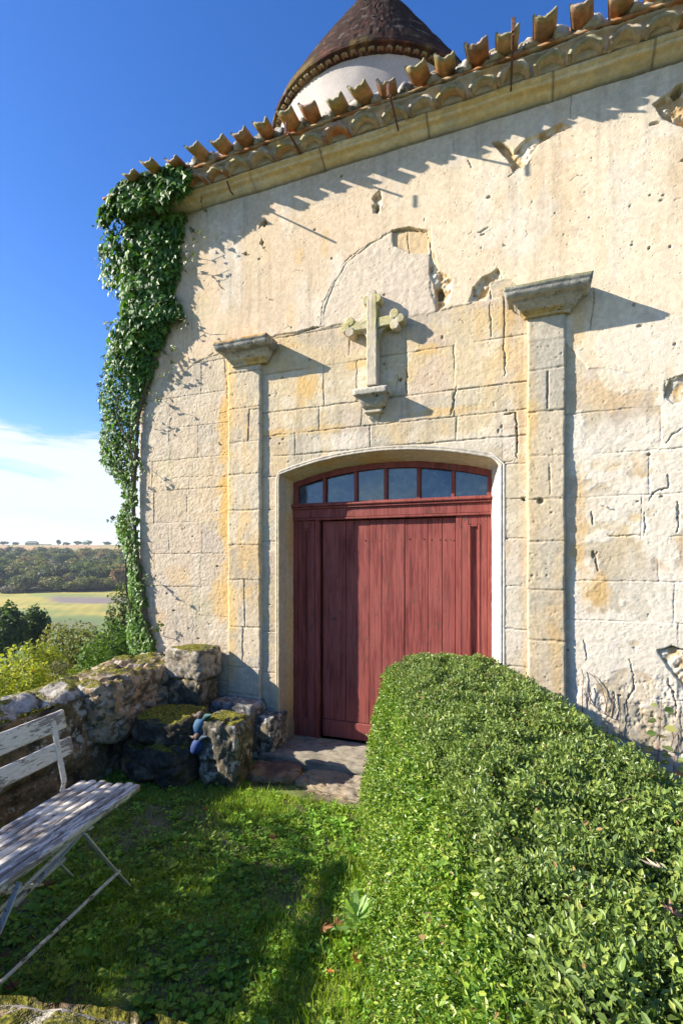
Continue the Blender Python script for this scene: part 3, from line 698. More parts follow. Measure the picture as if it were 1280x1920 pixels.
def sweep_cap(name, x0, x1, z0, prof, parent, mat, colf, seed, y0=0.0, step=.008, noise=.004, depth_back=.02, sx=1.0):
    """moulding that runs along a face and returns to the wall at both ends; prof = (projection, height)"""
    Pr = []
    for (a, b) in zip(prof[:-1], prof[1:]):
        n = max(1, int(math.hypot(b[0]-a[0], b[1]-a[1])/.009))
        for i in range(n): t = i/n; Pr.append((a[0]+(b[0]-a[0])*t, a[1]+(b[1]-a[1])*t))
    Pr.append(prof[-1]); Pr = np.array(Pr); rows = []
    nf = int((x1-x0)/step); nr = 12; 
    for k in range(nr): rows.append(('l', 1-k/nr))
    for k in range(nf+1): rows.append(('f', k/nf))
    for k in range(nr): rows.append(('r', (k+1)/nr))
    V = []
    for typ, t in rows:
        p = Pr[:, 0]
        if typ == 'f': xx = (x0-p*sx) + t*((x1+p*sx)-(x0-p*sx)); yy = -p
        elif typ == 'l': xx = x0-p*sx; yy = -p*(1-t)+depth_back*t
        else: xx = x1+p*sx; yy = -p*(1-t)+depth_back*t
        V.append(np.stack([xx, yy+y0+0*xx, z0+Pr[:, 1]], -1))
    V = np.array(V); nu, nv = V.shape[:2]; Vf = V.reshape(-1, 3)
    d = np.stack([fb3(Vf*26, seed+i, 3)-.5 for i in range(3)], -1)*noise*1.6 + np.stack([fb3(Vf*7, seed+5+i, 3)-.5 for i in range(3)], -1)*noise*2.2
    C = colf(Vf, np.repeat(np.tile(Pr[:, 1], 1)[None], nu, 0).reshape(-1))
    return mesh(name, Vf+d, grid_quads(nu, nv), None, mat, parent, True, C)
# capital profile: astragal, cavetto, slab; prof from underside (projection 0) to the weathered top sloping back
capP = [(.0, .0), (.018, .0), (.020, .028), (.034, .03), (.036, .046), (.050, .048), (.060, .066), (.078, .086), (.094, .094), (.100, .112),
        (.112, .114), (.135, .118), (.150, .132), (.160, .152), (.160, .172), (.166, .176), (.168, .202), (.150, .210), (-.02, .232)]
def capcol(seed, top, dark):
    def f(V, h):
        h = h/.84
        n = fb3(V*12, seed, 4); c = np.broadcast_to(C3(.43, .40, .35), V.shape)
        c = mix(c, C3(.50, .44, .33), sst(.06, .03, h)); c = mix(c, C3(.58, .38, .12), sst(.075, .03, h)*sst(.4, .6, n)*.9)
        c = mix(c, C3(*dark), sst(.085, .11, h)*sst(.205, .17, h)*.75*sst(.3, .55, n)); c = mix(c, C3(*top), sst(.182, .196, h)*sst(.25, .55, n+.1))
        return c*(1+(fb3(V*60, seed+3, 3)[:, None]-.5)*.5)
    return f
zL = wp(470, 690, -.04)[1]; zL = 3.335
capP = [(a*1.04, b*.84) for a, b in capP]
sweep_cap('capital', -2.485, -2.165, 3.36, capP, chapel, M_CAP, capcol(3, (.48, .25, .03), (.16, .155, .145)), 3, -.036, sx=.60)
sweep_cap('capital', -.055, .215, 3.36, capP, chapel, M_CAP, capcol(9, (.17, .17, .045), (.30, .29, .26)), 9, -.036, sx=.82)
# plinths at the feet of the pilaster and of the left jamb
def rock(name, c, size, seed, parent=None, mat=None, rotz=0.0, tilt=(0, 0), amp=.12, col=(.30, .26, .21), pw=5.0, res=.018, drk=.75, lum=.35):
    """a weathered block: rounded box, displaced by noise"""
    sx_, sy_, sz_ = [s/2 for s in size]; n = max(6, int(max(size)/res)); n = min(n, 64)
    g = np.linspace(-1, 1, n+1); V = []; Q = []; off = 0
    for ax in range(3):
        for sg in (-1, 1):
            a, b = np.meshgrid(g, g, indexing='ij'); p = np.zeros((n+1, n+1, 3)); p[..., ax] = sg; p[..., (ax+1) % 3] = a; p[..., (ax+2) % 3] = b
            q = grid_quads(n+1, n+1)+off; Q.append(q if sg > 0 else q[:, ::-1]); V.append(p.reshape(-1, 3)); off += (n+1)**2
    V = np.concatenate(V); Q = np.concatenate(Q)
    key = np.round(V*1e5).astype(np.int64); _, ui, inv = np.unique(key, axis=0, return_index=True, return_inverse=True)
    V = V[ui]; Q = inv.reshape(-1)[Q]
    V = V/((np.abs(V)**pw).sum(1)**(1/pw))[:, None]          # superellipsoid
    S = np.array([sx_, sy_, sz_]); Vs = V*S; N = norm(V/S)
    m = min(size)
    ps = Vs/m
    rg = 1-np.abs(2*fb3(ps*2.0+5, seed+11, 4, .55)-1); d = -sst(.86, .99, rg)*amp*.55*m + (fb3(ps*1.5+9, seed, 4, .55)-.5)*2*amp*m + (fb3(ps*5+3, seed+1, 3, .6)-.5)*amp*.75*m + (fb3(Vs*30, seed+2, 3, .6)-.5)*.016
    f2 = sst(.55, .75, fb3(ps*3, seed+3, 3)); d -= f2*amp*.35*m
    Vs = Vs + N*d[:, None]
    cr, sr = math.cos(rotz), math.sin(rotz); ax_, ay_ = tilt
    R = np.array(Matrix.Rotation(rotz, 3, 'Z') @ Matrix.Rotation(ax_, 3, 'X') @ Matrix.Rotation(ay_, 3, 'Y'))
    Vw = Vs @ R.T + np.array(c)
    n1 = fb3(Vw*6, seed+4, 4); n2 = fb3(Vw*22, seed+5, 3)
    cc = np.broadcast_to(C3(*col), Vw.shape); cc = mix(cc, C3(.40, .30, .17), sst(.5, .7, n1)*.6); cc = mix(cc, C3(.045, .043, .035), sst(.50, .62, n2)*drk)
    cc = mix(cc, C3(.40, .37, .31), sst(.60, .66, fb3(Vw*15, seed+7, 4, .65))*lum)
    return mesh(name, Vw, Q, None, mat or M_RUB, parent, True, cc)
rock('plinth', (-2.40, -.10, .20), (.44, .28, .48), 301, chapel, M_PLINTH, 0, (0, 0), .05, (.20, .20, .20), 9)
rock('plinth', (-2.12, -.05, .12), (.22, .30, .44), 302, chapel, M_PLINTH, 0, (0, 0), .06, (.13, .125, .11), 8)

# ---------------------------------------------------------------- cross on a moulded bracket
cx0 = -1.190; qz = .095
cross = MB()
def prism(mb, poly, y0, y1, c, bev=.006):
    """closed outline in (X, Z) extruded from y1 (wall) to y0 (front), with a chamfered front arris"""
    P = np.array(poly); n = len(P); ctr = P.mean(0)
    e_ = np.roll(P, -1, 0)-np.roll(P, 1, 0); d = norm(np.c_[-e_[:, 1], e_[:, 0]])*bev; d = d*np.where(((ctr-P)*d).sum(1) < 0, -1, 1)[:, None]
    V = np.concatenate([np.c_[P[:, 0], np.full(n, y1), P[:, 1]], np.c_[P[:, 0], np.full(n, y0+bev), P[:, 1]], np.c_[P[:, 0]+d[:, 0], np.full(n, y0), P[:, 1]+d[:, 1]], [[ctr[0], y0, ctr[1]]]])
    i = np.arange(n); j = (i+1) % n
    Q = np.concatenate([np.c_[i, j, j+n, i+n], np.c_[i+n, j+n, j+2*n, i+2*n]]); T = np.c_[i+2*n, j+2*n, np.full(n, 3*n)]
    mb.add(V, Q, T, c)
def bar(mb, x0, x1, z0, z1, y0, y1, c, n=18):
    V = []; P = []
    for k in range(n): P.append((x0+(x1-x0)*k/n, z0))
    for k in range(n): P.append((x1, z0+(z1-z0)*k/n))
    for k in range(n): P.append((x1-(x1-x0)*k/n, z1))
    for k in range(n): P.append((x0, z1-(z1-z0)*k/n))
    prism(mb, P, y0, y1, c)
def disc(mb, x, z, r, y0, y1, c): prism(mb, [(x+r*math.cos(a), z+r*math.sin(a)) for a in np.linspace(0, 2*math.pi, 20)[:-1]], y0, y1, c)
g1 = C3(.52, .45, .34); y1 = .02
zt = wp(702, 548, -qz)[1]; zb = wp(702, 722, -qz)[1]; za = wp(702, 603, -qz)[1]; hw = .041
bar(cross, cx0-hw, cx0+hw, zb+.005, zt-.03, -qz, y1, g1)
xl, xr = cx0-.225, cx0+.225
bar(cross, xl+.035, cx0-hw+.001, za-.037, za+.037, -qz+.012, y1, C3(.50, .44, .29)); bar(cross, cx0+hw-.001, xr-.035, za-.037, za+.037, -qz+.012, y1, C3(.50, .44, .29))
for (bx, bz, dx, dz) in ((xl+.03, za, -1, 0), (xr-.03, za, 1, 0), (cx0, zt-.03, 0, 1)):
    disc(cross, bx+dx*.030, bz+dz*.030, .037, -qz+.004, y1, g1)
    disc(cross, bx-dx*.012+dz*.042, bz-dz*.012+dx*.042, .037, -qz+.002, y1, g1); disc(cross, bx-dx*.012-dz*.042, bz-dz*.012-dx*.042, .037, -qz+.006, y1, g1)
for sx_ in (-1, 1):                                           # small quarter fillets in the angles
    for sz_ in (-1, 1):
        x_, z_ = cx0+sx_*(hw+.0), za+sz_*.033
        prism(cross, [(x_, z_), (x_+sx_*.075, z_), (x_+sx_*.03, z_+sz_*.022), (x_+sx_*.012, z_+sz_*.05), (x_, z_+sz_*.09)][::(1 if sx_*sz_ > 0 else -1)], -qz+.04, y1, g1)
def ccol(mb, sd):
    V = np.concatenate(mb.v); c = np.concatenate(mb.c); n = fb3(V*10, sd, 4)
    c = mix(c, C3(.42, .36, .07), sst(.42, .60, n)*sst(3.25, 3.36, V[:, 2])*.6); c = mix(c, C3(.34, .31, .26), sst(.5, .7, fb3(V*14, sd+1, 4))*.5)
    V2 = V + np.stack([fb3(V*24, sd+i, 3)-.5 for i in range(3)], -1)*.008; mb.v = [V2]; mb.c = [c]
ccol(cross, 4)
crs = cross.build('carved_cross', M_TRIM, chapel, False)
tag(crs, 'carved stone cross with budded arms spotted with yellow lichen')
brP = [(-.135, -.245), (-.10, -.235), (-.082, -.21), (-.075, -.185), (-.07, -.18), (-.048, -.178), (-.046, -.160), (-.055, -.152), (-.030, -.138), (-.012, -.112), (-.004, -.086), (.004, -.080), (.008, -.074), (.036, -.066), (.040, -.030), (.018, -.018), (-.01, -.012), (-.03, .0), (-.08, .006), (-.10, .012)]
zb0 = zb
def brc(V, h):
    n = fb3(V*12, 6, 4); c = np.broadcast_to(C3(.46, .42, .34), V.shape); c = mix(c, C3(.50, .36, .16), sst(-.11, -.15, h)*.5*sst(.35, .6, n)); c = mix(c, C3(.27, .26, .24), sst(-.16, -.10, h)*sst(-.05, -.08, h)*.7); return c*(1+(fb3(V*60, 8, 3)[:, None]-.5)*.4)
o = sweep_cap('bracket', cx0-.028, cx0+.028, zb0, [(max(a+.10, 0.0)*1.0, b*1.12) for a, b in brP], crs, M_CAP, brc, 12, -.004, .005, .003, .03, sx=.84)
# the bracket narrows: profile projections below make it a corbel

# ---------------------------------------------------------------- the red door
door = bpy.data.objects.new('door', None); COL.objects.link(door); door.parent = chapel
YD = .238
dz = lambda px, py: at_y(px, py, YD)[2]; dx_ = lambda px, py=1100: at_y(px, py, YD)[0]
RZ1 = dz(555, 943)-.018; RZ0 = RZ1-.125
LX0, LX1 = dx_(603), dx_(853); 
RED = (.2, .05, .05)
# frame: side posts, panels, transom rail
for lo_, hi_ in (((OX0-.01, YD, .06), (OX0+.045, YD+.09, 2.5)), ((OX1-.035, YD, .06), (OX1+.01, YD+.09, 2.5)), ((LX0-.065, YD-.002, .06), (LX0-.030, YD+.09, RZ0-.003)), ((LX1+.006, YD-.002, .06), (LX1+.05, YD+.09, RZ0-.003))):
    mb = MB(); box(mb, lo_, hi_, RED, .003); mb.build('door_post', M_DOOR, door)
mb = MB(); box(mb, (OX0, YD-.012, RZ0), (OX1, YD+.08, RZ0+.08), RED, .004); box(mb, (OX0, YD-.03, RZ0+.08), (OX1, YD+.06, RZ0+.098), RED, .004)
tube(mb, [(OX0, YD-.032, RZ0+.112), (OX1, YD-.032, RZ0+.112)], .012, 10, RED); box(mb, (OX0, YD-.03, RZ0+.118), (OX1, YD+.06, RZ0+.132), RED, .004)
box(mb, (OX0, YD-.018, RZ0-.02), (OX1, YD+.04, RZ0-.001), RED, .004); mb.build('transom_rail', M_DOOR, door)
def panel(x0, x1, z0, z1):
    mb = MB(); w = .05
    for a, b in (((x0, YD, z0), (x0+w, YD+.045, z1)), ((x1-w, YD, z0), (x1, YD+.045, z1)), ((x0+w, YD+.001, z1-.07), (x1-w, YD+.045, z1-.001)), ((x0+w, YD+.001, z0), (x1-w, YD+.045, z0+.16))): box(mb, a, b, RED, .003)
    a0, a1, b0, b1 = x0+w, x1-w, z0+.16, z1-.07; m = .02
    for a, b in (((a0, YD-.005, b0), (a0+m, YD+.03, b1)), ((a1-m, YD-.005, b0), (a1, YD+.03, b1)), ((a0+m, YD-.004, b1-m), (a1-m, YD+.03, b1)), ((a0+m, YD-.004, b0), (a1-m, YD+.03, b0+m))): box(mb, a, b, RED, .006)
    box(mb, (a0+m, YD+.016, b0+m), (a1-m, YD+.045, b1-m), RED); return mb.build('side_panel', M_DOOR, door)
panel(OX0+.047, LX0-.068, .065, RZ0-.022); panel(LX1+.052, OX1-.037, .065, RZ0-.022)
# boarded leaf
mb = MB(); bx = [LX0] + [dx_(p) for p in (646, 691, 714, 757, 801, 828)] + [LX1]
rr = random.Random(2)
for i in range(len(bx)-1):
    yo = YD+.026+rr.uniform(-.002, .002)
    box(mb, (bx[i]+.0018, yo, .235), (bx[i+1]-.0018, yo+.03, RZ0-.03), RED, .0035)
box(mb, (LX0-.029, YD+.082, .1), (LX1, YD+.09, RZ0-.024), (.05, .02, .02))
box(mb, (LX0, YD+.018, .085), (LX1, YD+.058, .232), RED, .006)
for i in range(len(bx)-1):                                    # nail heads
    for f in (.2, .8):
        x_ = bx[i]+(bx[i+1]-bx[i])*f; z_ = dz(757, 1012)+rr.uniform(-.008, .008)
        tube(mb, [(x_, YD+.022, z_), (x_, YD+.028, z_)], .006, 6, (.1, .04, .03))
leaf = mb.build('door_leaf', M_DOOR, door)
mb = MB(); YK = YD-.024; kx, _, kz = at_y(627, 1160, YD+.026)
tube(mb, [(kx, YK+.044, kz), (kx, YK+.052, kz)], .014, 12, (.02, .015, .012)); box(mb, (kx-.035, YK+.040, kz-.006), (kx-.008, YK+.053, kz+.003), (.05, .04, .03), .002); mb.build('keyhole', M_RUST, door)
# fanlight: arched frame, glazing bars, six panes
mb = MB()
ax = np.linspace(OX0+.0, OX1-.0, 60); zt_ = arch_z(ax, .005); zi = arch_z(ax, -.048)
V = []; 
for yy in (YD-.004, YD+.07):
    V.append(np.c_[ax, np.full(60, yy), zt_]); V.append(np.c_[ax, np.full(60, yy), zi])
V = np.concatenate(V); i = np.arange(59); Q = np.concatenate([np.c_[i, i+1, i+61, i+60], np.c_[i+60, i+61, i+181, i+180], np.c_[i+120, i+180, i+181, i+121]])
mb.add(V, Q, None, RED); zf = RZ0+.133
mb.build('fanlight_frame', M_DOOR, door)
gb = [dx_(p, 915) for p in (607, 666, 722, 784, 849)]
for g in gb:
    mb = MB(); box(mb, (g-.014, YD+.004, zf), (g+.014, YD+.05, float(arch_z(np.array(g), -.045))), RED, .004); mb.build('glazing_bar', M_DOOR, door)
ed = [OX0+.045]+gb+[OX1-.035]
for k in range(6):
    a, b = ed[k]+.012, ed[k+1]-.012
    if k == 0: a -= .012
    if k == 5: b += .012
    n = 8; xx = np.linspace(a, b, n); top = arch_z(xx, -.044); yy = YD+.034+.002*math.sin(k*2.1)
    tl = .012*math.sin(k*1.7+1)
    V = np.concatenate([np.c_[xx, np.full(n, yy), np.full(n, zf-.004)], np.c_[xx, np.full(n, yy+tl*.3)+tl*(xx-a), top]]); i = np.arange(n-1)
    V = np.concatenate([V, V+[0, .004, 0]]); Q = np.concatenate([np.c_[i, i+1, i+1+n, i+n], np.c_[i+2*n, i+3*n, i+1+3*n, i+1+2*n]])
    mesh('pane', V, Q, None, M_GLASS, door, False, (.1, .1, .1))

# ---------------------------------------------------------------- cornice, corbel tiles, eaves
def sweepL(name, prof, mat, parent, colf, seed, noise=.004, x1=XR, step=.014, zoff=0.0, back=3.0):
    """a moulding along the front, mitred round the left corner"""
    Pr = []
    for (a, b) in zip(prof[:-1], prof[1:]):
        n = max(1, int(math.hypot(b[0]-a[0], b[1]-a[1])/.012))
        for i in range(n): t = i/n; Pr.append((a[0]+(b[0]-a[0])*t, a[1]+(b[1]-a[1])*t))
    Pr.append(prof[-1]); Pr = np.array(Pr); p = Pr[:, 0]; V = []
    xf = list(np.arange(XF+.05, x1, .05))+[x1]; front = list(np.arange(XL, XF+.05, step))
    for y in np.linspace(back, 0.02, 60): V.append(np.stack([XL-p, y+0*p, Pr[:, 1]], -1))
    for i, x_ in enumerate(front+xf):
        xx = x_ - p*max(0, 1-i*step/.25) if i*step < .25 else x_+0*p
        V.append(np.stack([xx, -p, Pr[:, 1]], -1))
    V = np.array(V); nu, nv = V.shape[:2]; Vf = V.reshape(-1, 3)
    d = np.stack([fb3(Vf*20, seed+i, 3)-.5 for i in range(3)], -1)*noise*1.5 + np.stack([fb3(Vf*4, seed+5+i, 3)-.5 for i in range(3)], -1)*noise*2.5
    d[:, 0] *= .3
    return mesh(name, Vf+d, grid_quads(nu, nv), None, mat, parent, True, colf(Vf))
ZC = CZ+3.235
def corc(V):
    n = fb3(V*C3(1.5, 5, 18), 5, 4); c = np.broadcast_to(C3(.70, .60, .42), V.shape); c = mix(c, C3(.68, .48, .20), sst(.48, .68, n)*.65)
    c = mix(c, C3(.62, .42, .15), (np.abs(((V[:, 2]-ZC)/.034) % 1-.5) < .16)*.55*sst(.3, .5, n)); c = mix(c, C3(.42, .38, .31), sst(.54, .66, fb3(V*3, 8, 4))*.4); c = mix(c, C3(.12, .10, .07), sst(ZC+.012, ZC-.002, V[:, 2])*.8)
    j = np.min(np.abs(V[:, 0:1]-np.array([[-3.0, -2.28, -1.62, -.75, .12, .72, 1.5, 2.3]])), axis=1); c = mix(c, C3(.14, .11, .08), sst(.006, .002, j)*.8)
    return c*(1+(fb3(V*30, 9, 3)[:, None]-.5)*.35)
sweepL('cornice', [(-.02, ZC-.012), (.002, ZC-.010), (.014, ZC+.002), (.022, ZC+.004), (.024, ZC+.022), (.038, ZC+.024), (.046, ZC+.034), (.070, ZC+.048), (.096, ZC+.056), (.104, ZC+.064), (.106, ZC+.080), (.128, ZC+.082), (.130, ZC+.098), (.0, ZC+.104)], M_TRIM, chapel, corc, 14, .005)
# mortar bed behind the corbel tiles
ZA = ZC+.100
def morc(V):
    c = np.broadcast_to(C3(.42, .37, .31), V.shape); c = mix(c, C3(.55, .40, .24), sst(.5, .66, fb3(V*5, 3, 4))*.6); return c*(1+(fb3(V*26, 4, 3)[:, None]-.5)*.5)
cor = sweepL('mortar_bed', [(.0, ZA), (.10, ZA+.002), (.140, ZA+.012), (.150, ZA+.05), (.170, ZA+.085), (.205, ZA+.102), (.0, ZA+.104)], M_TRIM, chapel, morc, 15, .012)
rr = random.Random(8)
def curved_tile(mb, M, L_=.4, r0=.085, r1=.075, th=.013, arc=math.pi*.92, up=1, cols=None, seed=0, sag=0.0, nl=9, na=12):
    """a half-round clay tile along +Y, opening down (up=1) or up (up=-1)"""
    rows = []
    for sgn, rad_off in ((1, 0.0), (-1, -th)):
        for i in range(nl+1):
            t = i/nl; r = (r0+(r1-r0)*t)+rad_off
            row = []
            for k in range(na+1):
                a = -arc/2+arc*k/na; row.append((math.sin(a)*r, -L_*0+L_*t, up*(math.cos(a)*r)))
            rows.append(row)
    V = np.array(rows).reshape(2, nl+1, na+1, 3)
    d = (np.stack([fb3(V.reshape(-1, 3)*22+seed*3.7, seed+i, 3)-.5 for i in range(3)], -1)*.008).reshape(V.shape)
    V = V + d
    # ragged mouth
    j = (fb2(np.arange(na+1)*.7, np.full(na+1, seed*1.3), 3, 3)-.5)*.035; V[:, 0, :, 1] += j[None]
    n1 = (nl+1)*(na+1); a = np.arange(n1).reshape(nl+1, na+1); Q = [grid_quads(nl+1, na+1), grid_quads(nl+1, na+1)[:, ::-1]+n1]
    def rim(p): p = np.array(p); return np.c_[p[:-1], p[1:], p[1:]+n1, p[:-1]+n1]
    Q += [rim(a[0]), rim(a[-1]), rim(a[:, 0]), rim(a[:, -1])]
    Vw = (np.array(M.to_3x3()) @ V.reshape(-1, 3).T).T + np.array(M.translation)
    n = fb3(Vw*14, seed+3, 4); base = C3(*cols); c = np.broadcast_to(base, Vw.shape)
    c = mix(c, C3(.42, .31, .17), sst(.50, .68, n)*.6); c = mix(c, C3(.11, .08, .055), sst(.57, .72, fb3(Vw*9, seed+7, 4))*.6)
    yl = (V.reshape(-1, 3)[:, 1]/L_); c = mix(c, C3(.32, .27, .045), sst(.16, .0, yl + (n-.5)*.4)*.8*((seed % 3) > 0)); c = mix(c, C3(.30, .29, .25), sst(.04, .0, yl)*.6)
    mb.add(Vw, np.concatenate(Q), None, c)
TC = [(.46, .20, .09), (.52, .25, .11), (.42, .17, .07), (.44, .26, .13), (.52, .27, .13), (.36, .17, .08)]
x_ = XL-.06; k = 0
while x_ < XR-.1:
    mb = MB(); r = rr.uniform(.108, .122)
    M = Matrix.Translation((x_, -.215+rr.uniform(-.012, .008), ZA-.046+rr.uniform(-.005, .005))) @ Matrix.Rotation(rr.uniform(-.04, .04), 4, 'Z')
    curved_tile(mb, M, .19, r, r*.96, .026, math.pi*.70, 1, TC[rr.choice([0, 1, 2, 3, 3, 5])] if rr.random() < .28 else (.45, .36, .24), 50+k, nl=5)
    o = mb.build('corbel_tile', M_TILE, cor, True); x_ += r*1.84+rr.uniform(.0, .015); k += 1
# flat terracotta course
def slc(V):
    c = np.broadcast_to(C3(.36, .17, .075), V.shape); c = mix(c, C3(.46, .36, .22), sst(.45, .6, fb3(V*9, 13, 4))*.8); return mix(c, C3(.14, .09, .05), sst(.55, .65, fb3(V*16, 23, 4))*.7)
ZS = ZA+.104
sweepL('flat_tile_course', [(.0, ZS), (.214, ZS+.001), (.218, ZS+.006), (.216, ZS+.020), (.206, ZS+.024), (.0, ZS+.026)], M_TILE, chapel, slc, 16, .006)
def mo2(V):
    c = np.broadcast_to(C3(.48, .44, .38), V.shape); return mix(c, C3(.22, .20, .17), sst(.48, .62, fb3(V*13, 5, 4))*.8)
sweepL('mortar_edge', [(.0, ZS+.02), (.17, ZS+.022), (.195, ZS+.035), (.185, ZS+.065), (.15, ZS+.085), (.06, ZS+.11), (-.1, ZS+.13)], M_TRIM, chapel, mo2, 17, .030)
# roof: low-pitched field of channel tiles
SL = math.tan(math.radians(16)); pxs = [237, 278, 317, 360, 402, 443, 487, 535, 576, 622, 668, 722, 778, 834, 892, 949, 1021, 1090, 1165, 1240]
ZT = ZS+.030
tx = []
for i, p in enumerate(pxs):
    py = np.interp(p, [215, 487, 722, 892, 1021, 1165], [330, 255, 165, 100, 52, 8]); tx.append(at_y(p, py, -.36)[0])
while tx[-1] < XR-.15: tx.append(tx[-1]+.235)
rf = MB(); ny = 60; yy = np.linspace(-.02, 3.0, ny)
xx = np.arange(XL-.02, XR+.01, .02); XX, YY = np.meshgrid(xx, yy, indexing='ij')
ph = np.interp(xx, tx, np.arange(len(tx)), left=-.3, right=len(tx)-.7)
ZZ = ZT+.09+YY*SL - .055*np.cos(2*np.pi*ph)[:, None] + (fb2(XX*6, YY*6, 3, 3)-.5)*.03 + .012*((YY*3) % 1)
ZZ[:, 0] -= .06
rf.add(np.stack([XX, YY, ZZ], -1).reshape(-1, 3), grid_quads(*XX.shape), None, (.36, .2, .11))
ZZ2 = ZT+.09+3*SL*2-YY*0 - (YY+3)*SL - .055*np.cos(2*np.pi*ph)[:, None]
rf.add(np.stack([XX, YY+3.0, ZZ2], -1).reshape(-1, 3), grid_quads(*XX.shape), None, (.36, .2, .11))
roof = rf.build('roof', M_TILE, chapel, True)
rr = random.Random(12)
for i, x_ in enumerate(tx):
    mb = MB(); r = .096+rr.uniform(-.007, .008)
    yaw = rr.uniform(-.13, .10); yo = -.365+rr.uniform(-.035, .035)
    M = Matrix.Translation((x_, yo, ZT+r-.010+rr.uniform(-.006, .01))) @ Matrix.Rotation(yaw, 4, 'Z') @ Matrix.Rotation(math.radians(5)+rr.uniform(-.04, .05), 4, 'X') @ Matrix.Rotation(rr.uniform(-.14, .14), 4, 'Y')
    curved_tile(mb, M, .50, r, r*.88, .017, math.pi*.57, -1, TC[i % 6], 100+i)
    mb.build('channel_tile', M_TILE, roof, True)
    if i < len(tx)-1:                                        # cover tiles set back between the channels
        xm = (x_+tx[i+1])/2; mb = MB(); M = Matrix.Translation((xm, -.13+rr.uniform(-.03, .05), ZT+.05)) @ Matrix.Rotation(rr.uniform(-.05, .05), 4, 'Z') @ Matrix.Rotation(math.radians(10), 4, 'X')
        curved_tile(mb, M, .45, .075, .085, .014, math.pi*.86, 1, TC[(i+2) % 6], 200+i); mb.build('cover_tile', M_TILE, roof, True)
        rock('mortar_lump', (xm+rr.uniform(-.03, .03), -.165, ZT+.03), (.13, .13, .09), 400+i, roof, M_TRIM, rr.uniform(0, 3), (0, 0), .2, (.46, .42, .36), 3, .02)
# rusty gutter hooks
for (ax_, ay_, bx_, by_) in ((536, 240, 570, 298), (728, 168, 748, 250), (962, 46, 957, 183), (425, 338, 432, 358)):
    a = Vector(at_y(ax_, ay_, -.40)); b = Vector(at_y(bx_, by_, -.07)); mb = MB()
    tube(mb, [b+Vector((0, .05, 0)), b, a.lerp(b, .5), a.lerp(b, .12)], [.006, .006, .0075, .009], 7, (.1, .05, .03))
    u = (a-b).normalized()
    if ax_ > 430:
        Mx = Matrix.Translation(a) ; box(mb, a+Vector((-.012, -.010, -.05)), a+Vector((.012, 0, .045)), (.1, .05, .03), .003)
    mb.build('gutter_hook', M_RUST, chapel)

# ================================================================== THE ROUND TOWER
tw = thing('round_tower', 'round rendered tower with a steep conical tiled roof rising behind the chapel eaves', 'tower')
TX, TY, TR = -2.665, 4.81, 1.80; TE = CZ+7.46
n = 160; zz = np.arange(0.0, TE+.01, .06); th = np.linspace(0, 2*np.pi, n, endpoint=False)
TH, ZZ = np.meshgrid(th, zz, indexing='ij'); rad = TR-.05 + (fb2(np.cos(TH)*4+9, ZZ*1.5+np.sin(TH)*4, 3, 4)-.5)*.03
V = np.stack([TX+rad*np.cos(TH), TY+rad*np.sin(TH), ZZ], -1).reshape(-1, 3); nse = fb3(V*C3(1.5, 1.5, .5), 4, 5)
c = np.broadcast_to(C3(.50, .43, .37), V.shape); c = mix(c, C3(.38, .35, .33), sst(.48, .64, nse)*.75); c = mix(c, C3(.56, .50, .43), sst(.55, .7, fb3(V*2, 9, 4))*.6)
twall = mesh('tower_wall', V, grid_quads(n, len(zz), wrap_u=True), None, M_WALL, tw, True, c)
hx, _, hz_ = at_f(600, 158, 7.15); mb = MB()
d = Vector((-2.615+1.88*math.cos(-2.05)-0, 0, 0))
a0 = -2.12; hp = Vector((TX+1.80*math.cos(a0), TY+1.80*math.sin(a0), TE-.62)); hn = Vector((math.cos(a0), math.sin(a0), 0))
tube(mb, [hp-hn*.08, hp+hn*.012], .055, 12, (.05, .045, .04)); mb.build('putlog_hole', M_PLAIN, tw)
mb = MB(); bt = MB()
# ring of corbel arches and cone of flat tiles
nb = 86
for i in range(nb):
    a = 2*math.pi*i/nb; M = Matrix.Translation((TX+(TR+.03)*math.cos(a), TY+(TR+.03)*math.sin(a), TE-.066)) @ Matrix.Rotation(a+math.pi/2, 4, 'Z')
    curved_tile(bt, M, .10, .052, .050, .020, math.pi*.7, 1, (.26, .17, .10), i, nl=3, na=8)
bt.build('corbel_ring', M_TILE, tw, True)
prof = [(TR-.09, TE-.07), (TR-.04, TE-.064), (TR-.02, TE-.03), (TR+.05, TE-.01), (TR+.075, TE+.0), (TR+.08, TE+.03)]
AP = 3.12; rows = 44; pr2 = []
for k in range(rows):
    t = k/rows; r = (TR+.08)*(1-t)**1.09; z = TE+.03+AP*(t**.92 if t < 1 else 1)
    t2 = (k+1)/rows; r2 = (TR+.08)*(1-t2)**1.09; z2 = TE+.03+AP*(t2**.92)
    pr2 += [(r-.004, z), (r*.15+r2*.85+.022, z*.15+z2*.85-.002)]
pr = np.array(prof+pr2+[(.0, TE+.05+AP)])
na = 260; th = np.linspace(0, 2*np.pi, na, endpoint=False); R_ = pr[None, :, 0]+0*th[:, None]; Z_ = pr[None, :, 1]+0*th[:, None]; T_ = th[:, None]+0*R_
R_ = R_ + (fb2(T_*40, Z_*8, 6, 2)-.5)*.020*sst(0, .4, R_) + (fb2(T_*3, Z_*2, 16, 3)-.5)*.05*sst(0, .8, R_); Z_ = Z_ + (fb2(T_*40, Z_*12, 7, 2)-.5)*.018
V = np.stack([TX+R_*np.cos(T_), TY+R_*np.sin(T_), Z_], -1).reshape(-1, 3)
cell = vn2(np.floor(T_*30), np.floor(Z_*14.7), 5).reshape(-1); c = np.broadcast_to(C3(.085, .043, .032), V.shape)
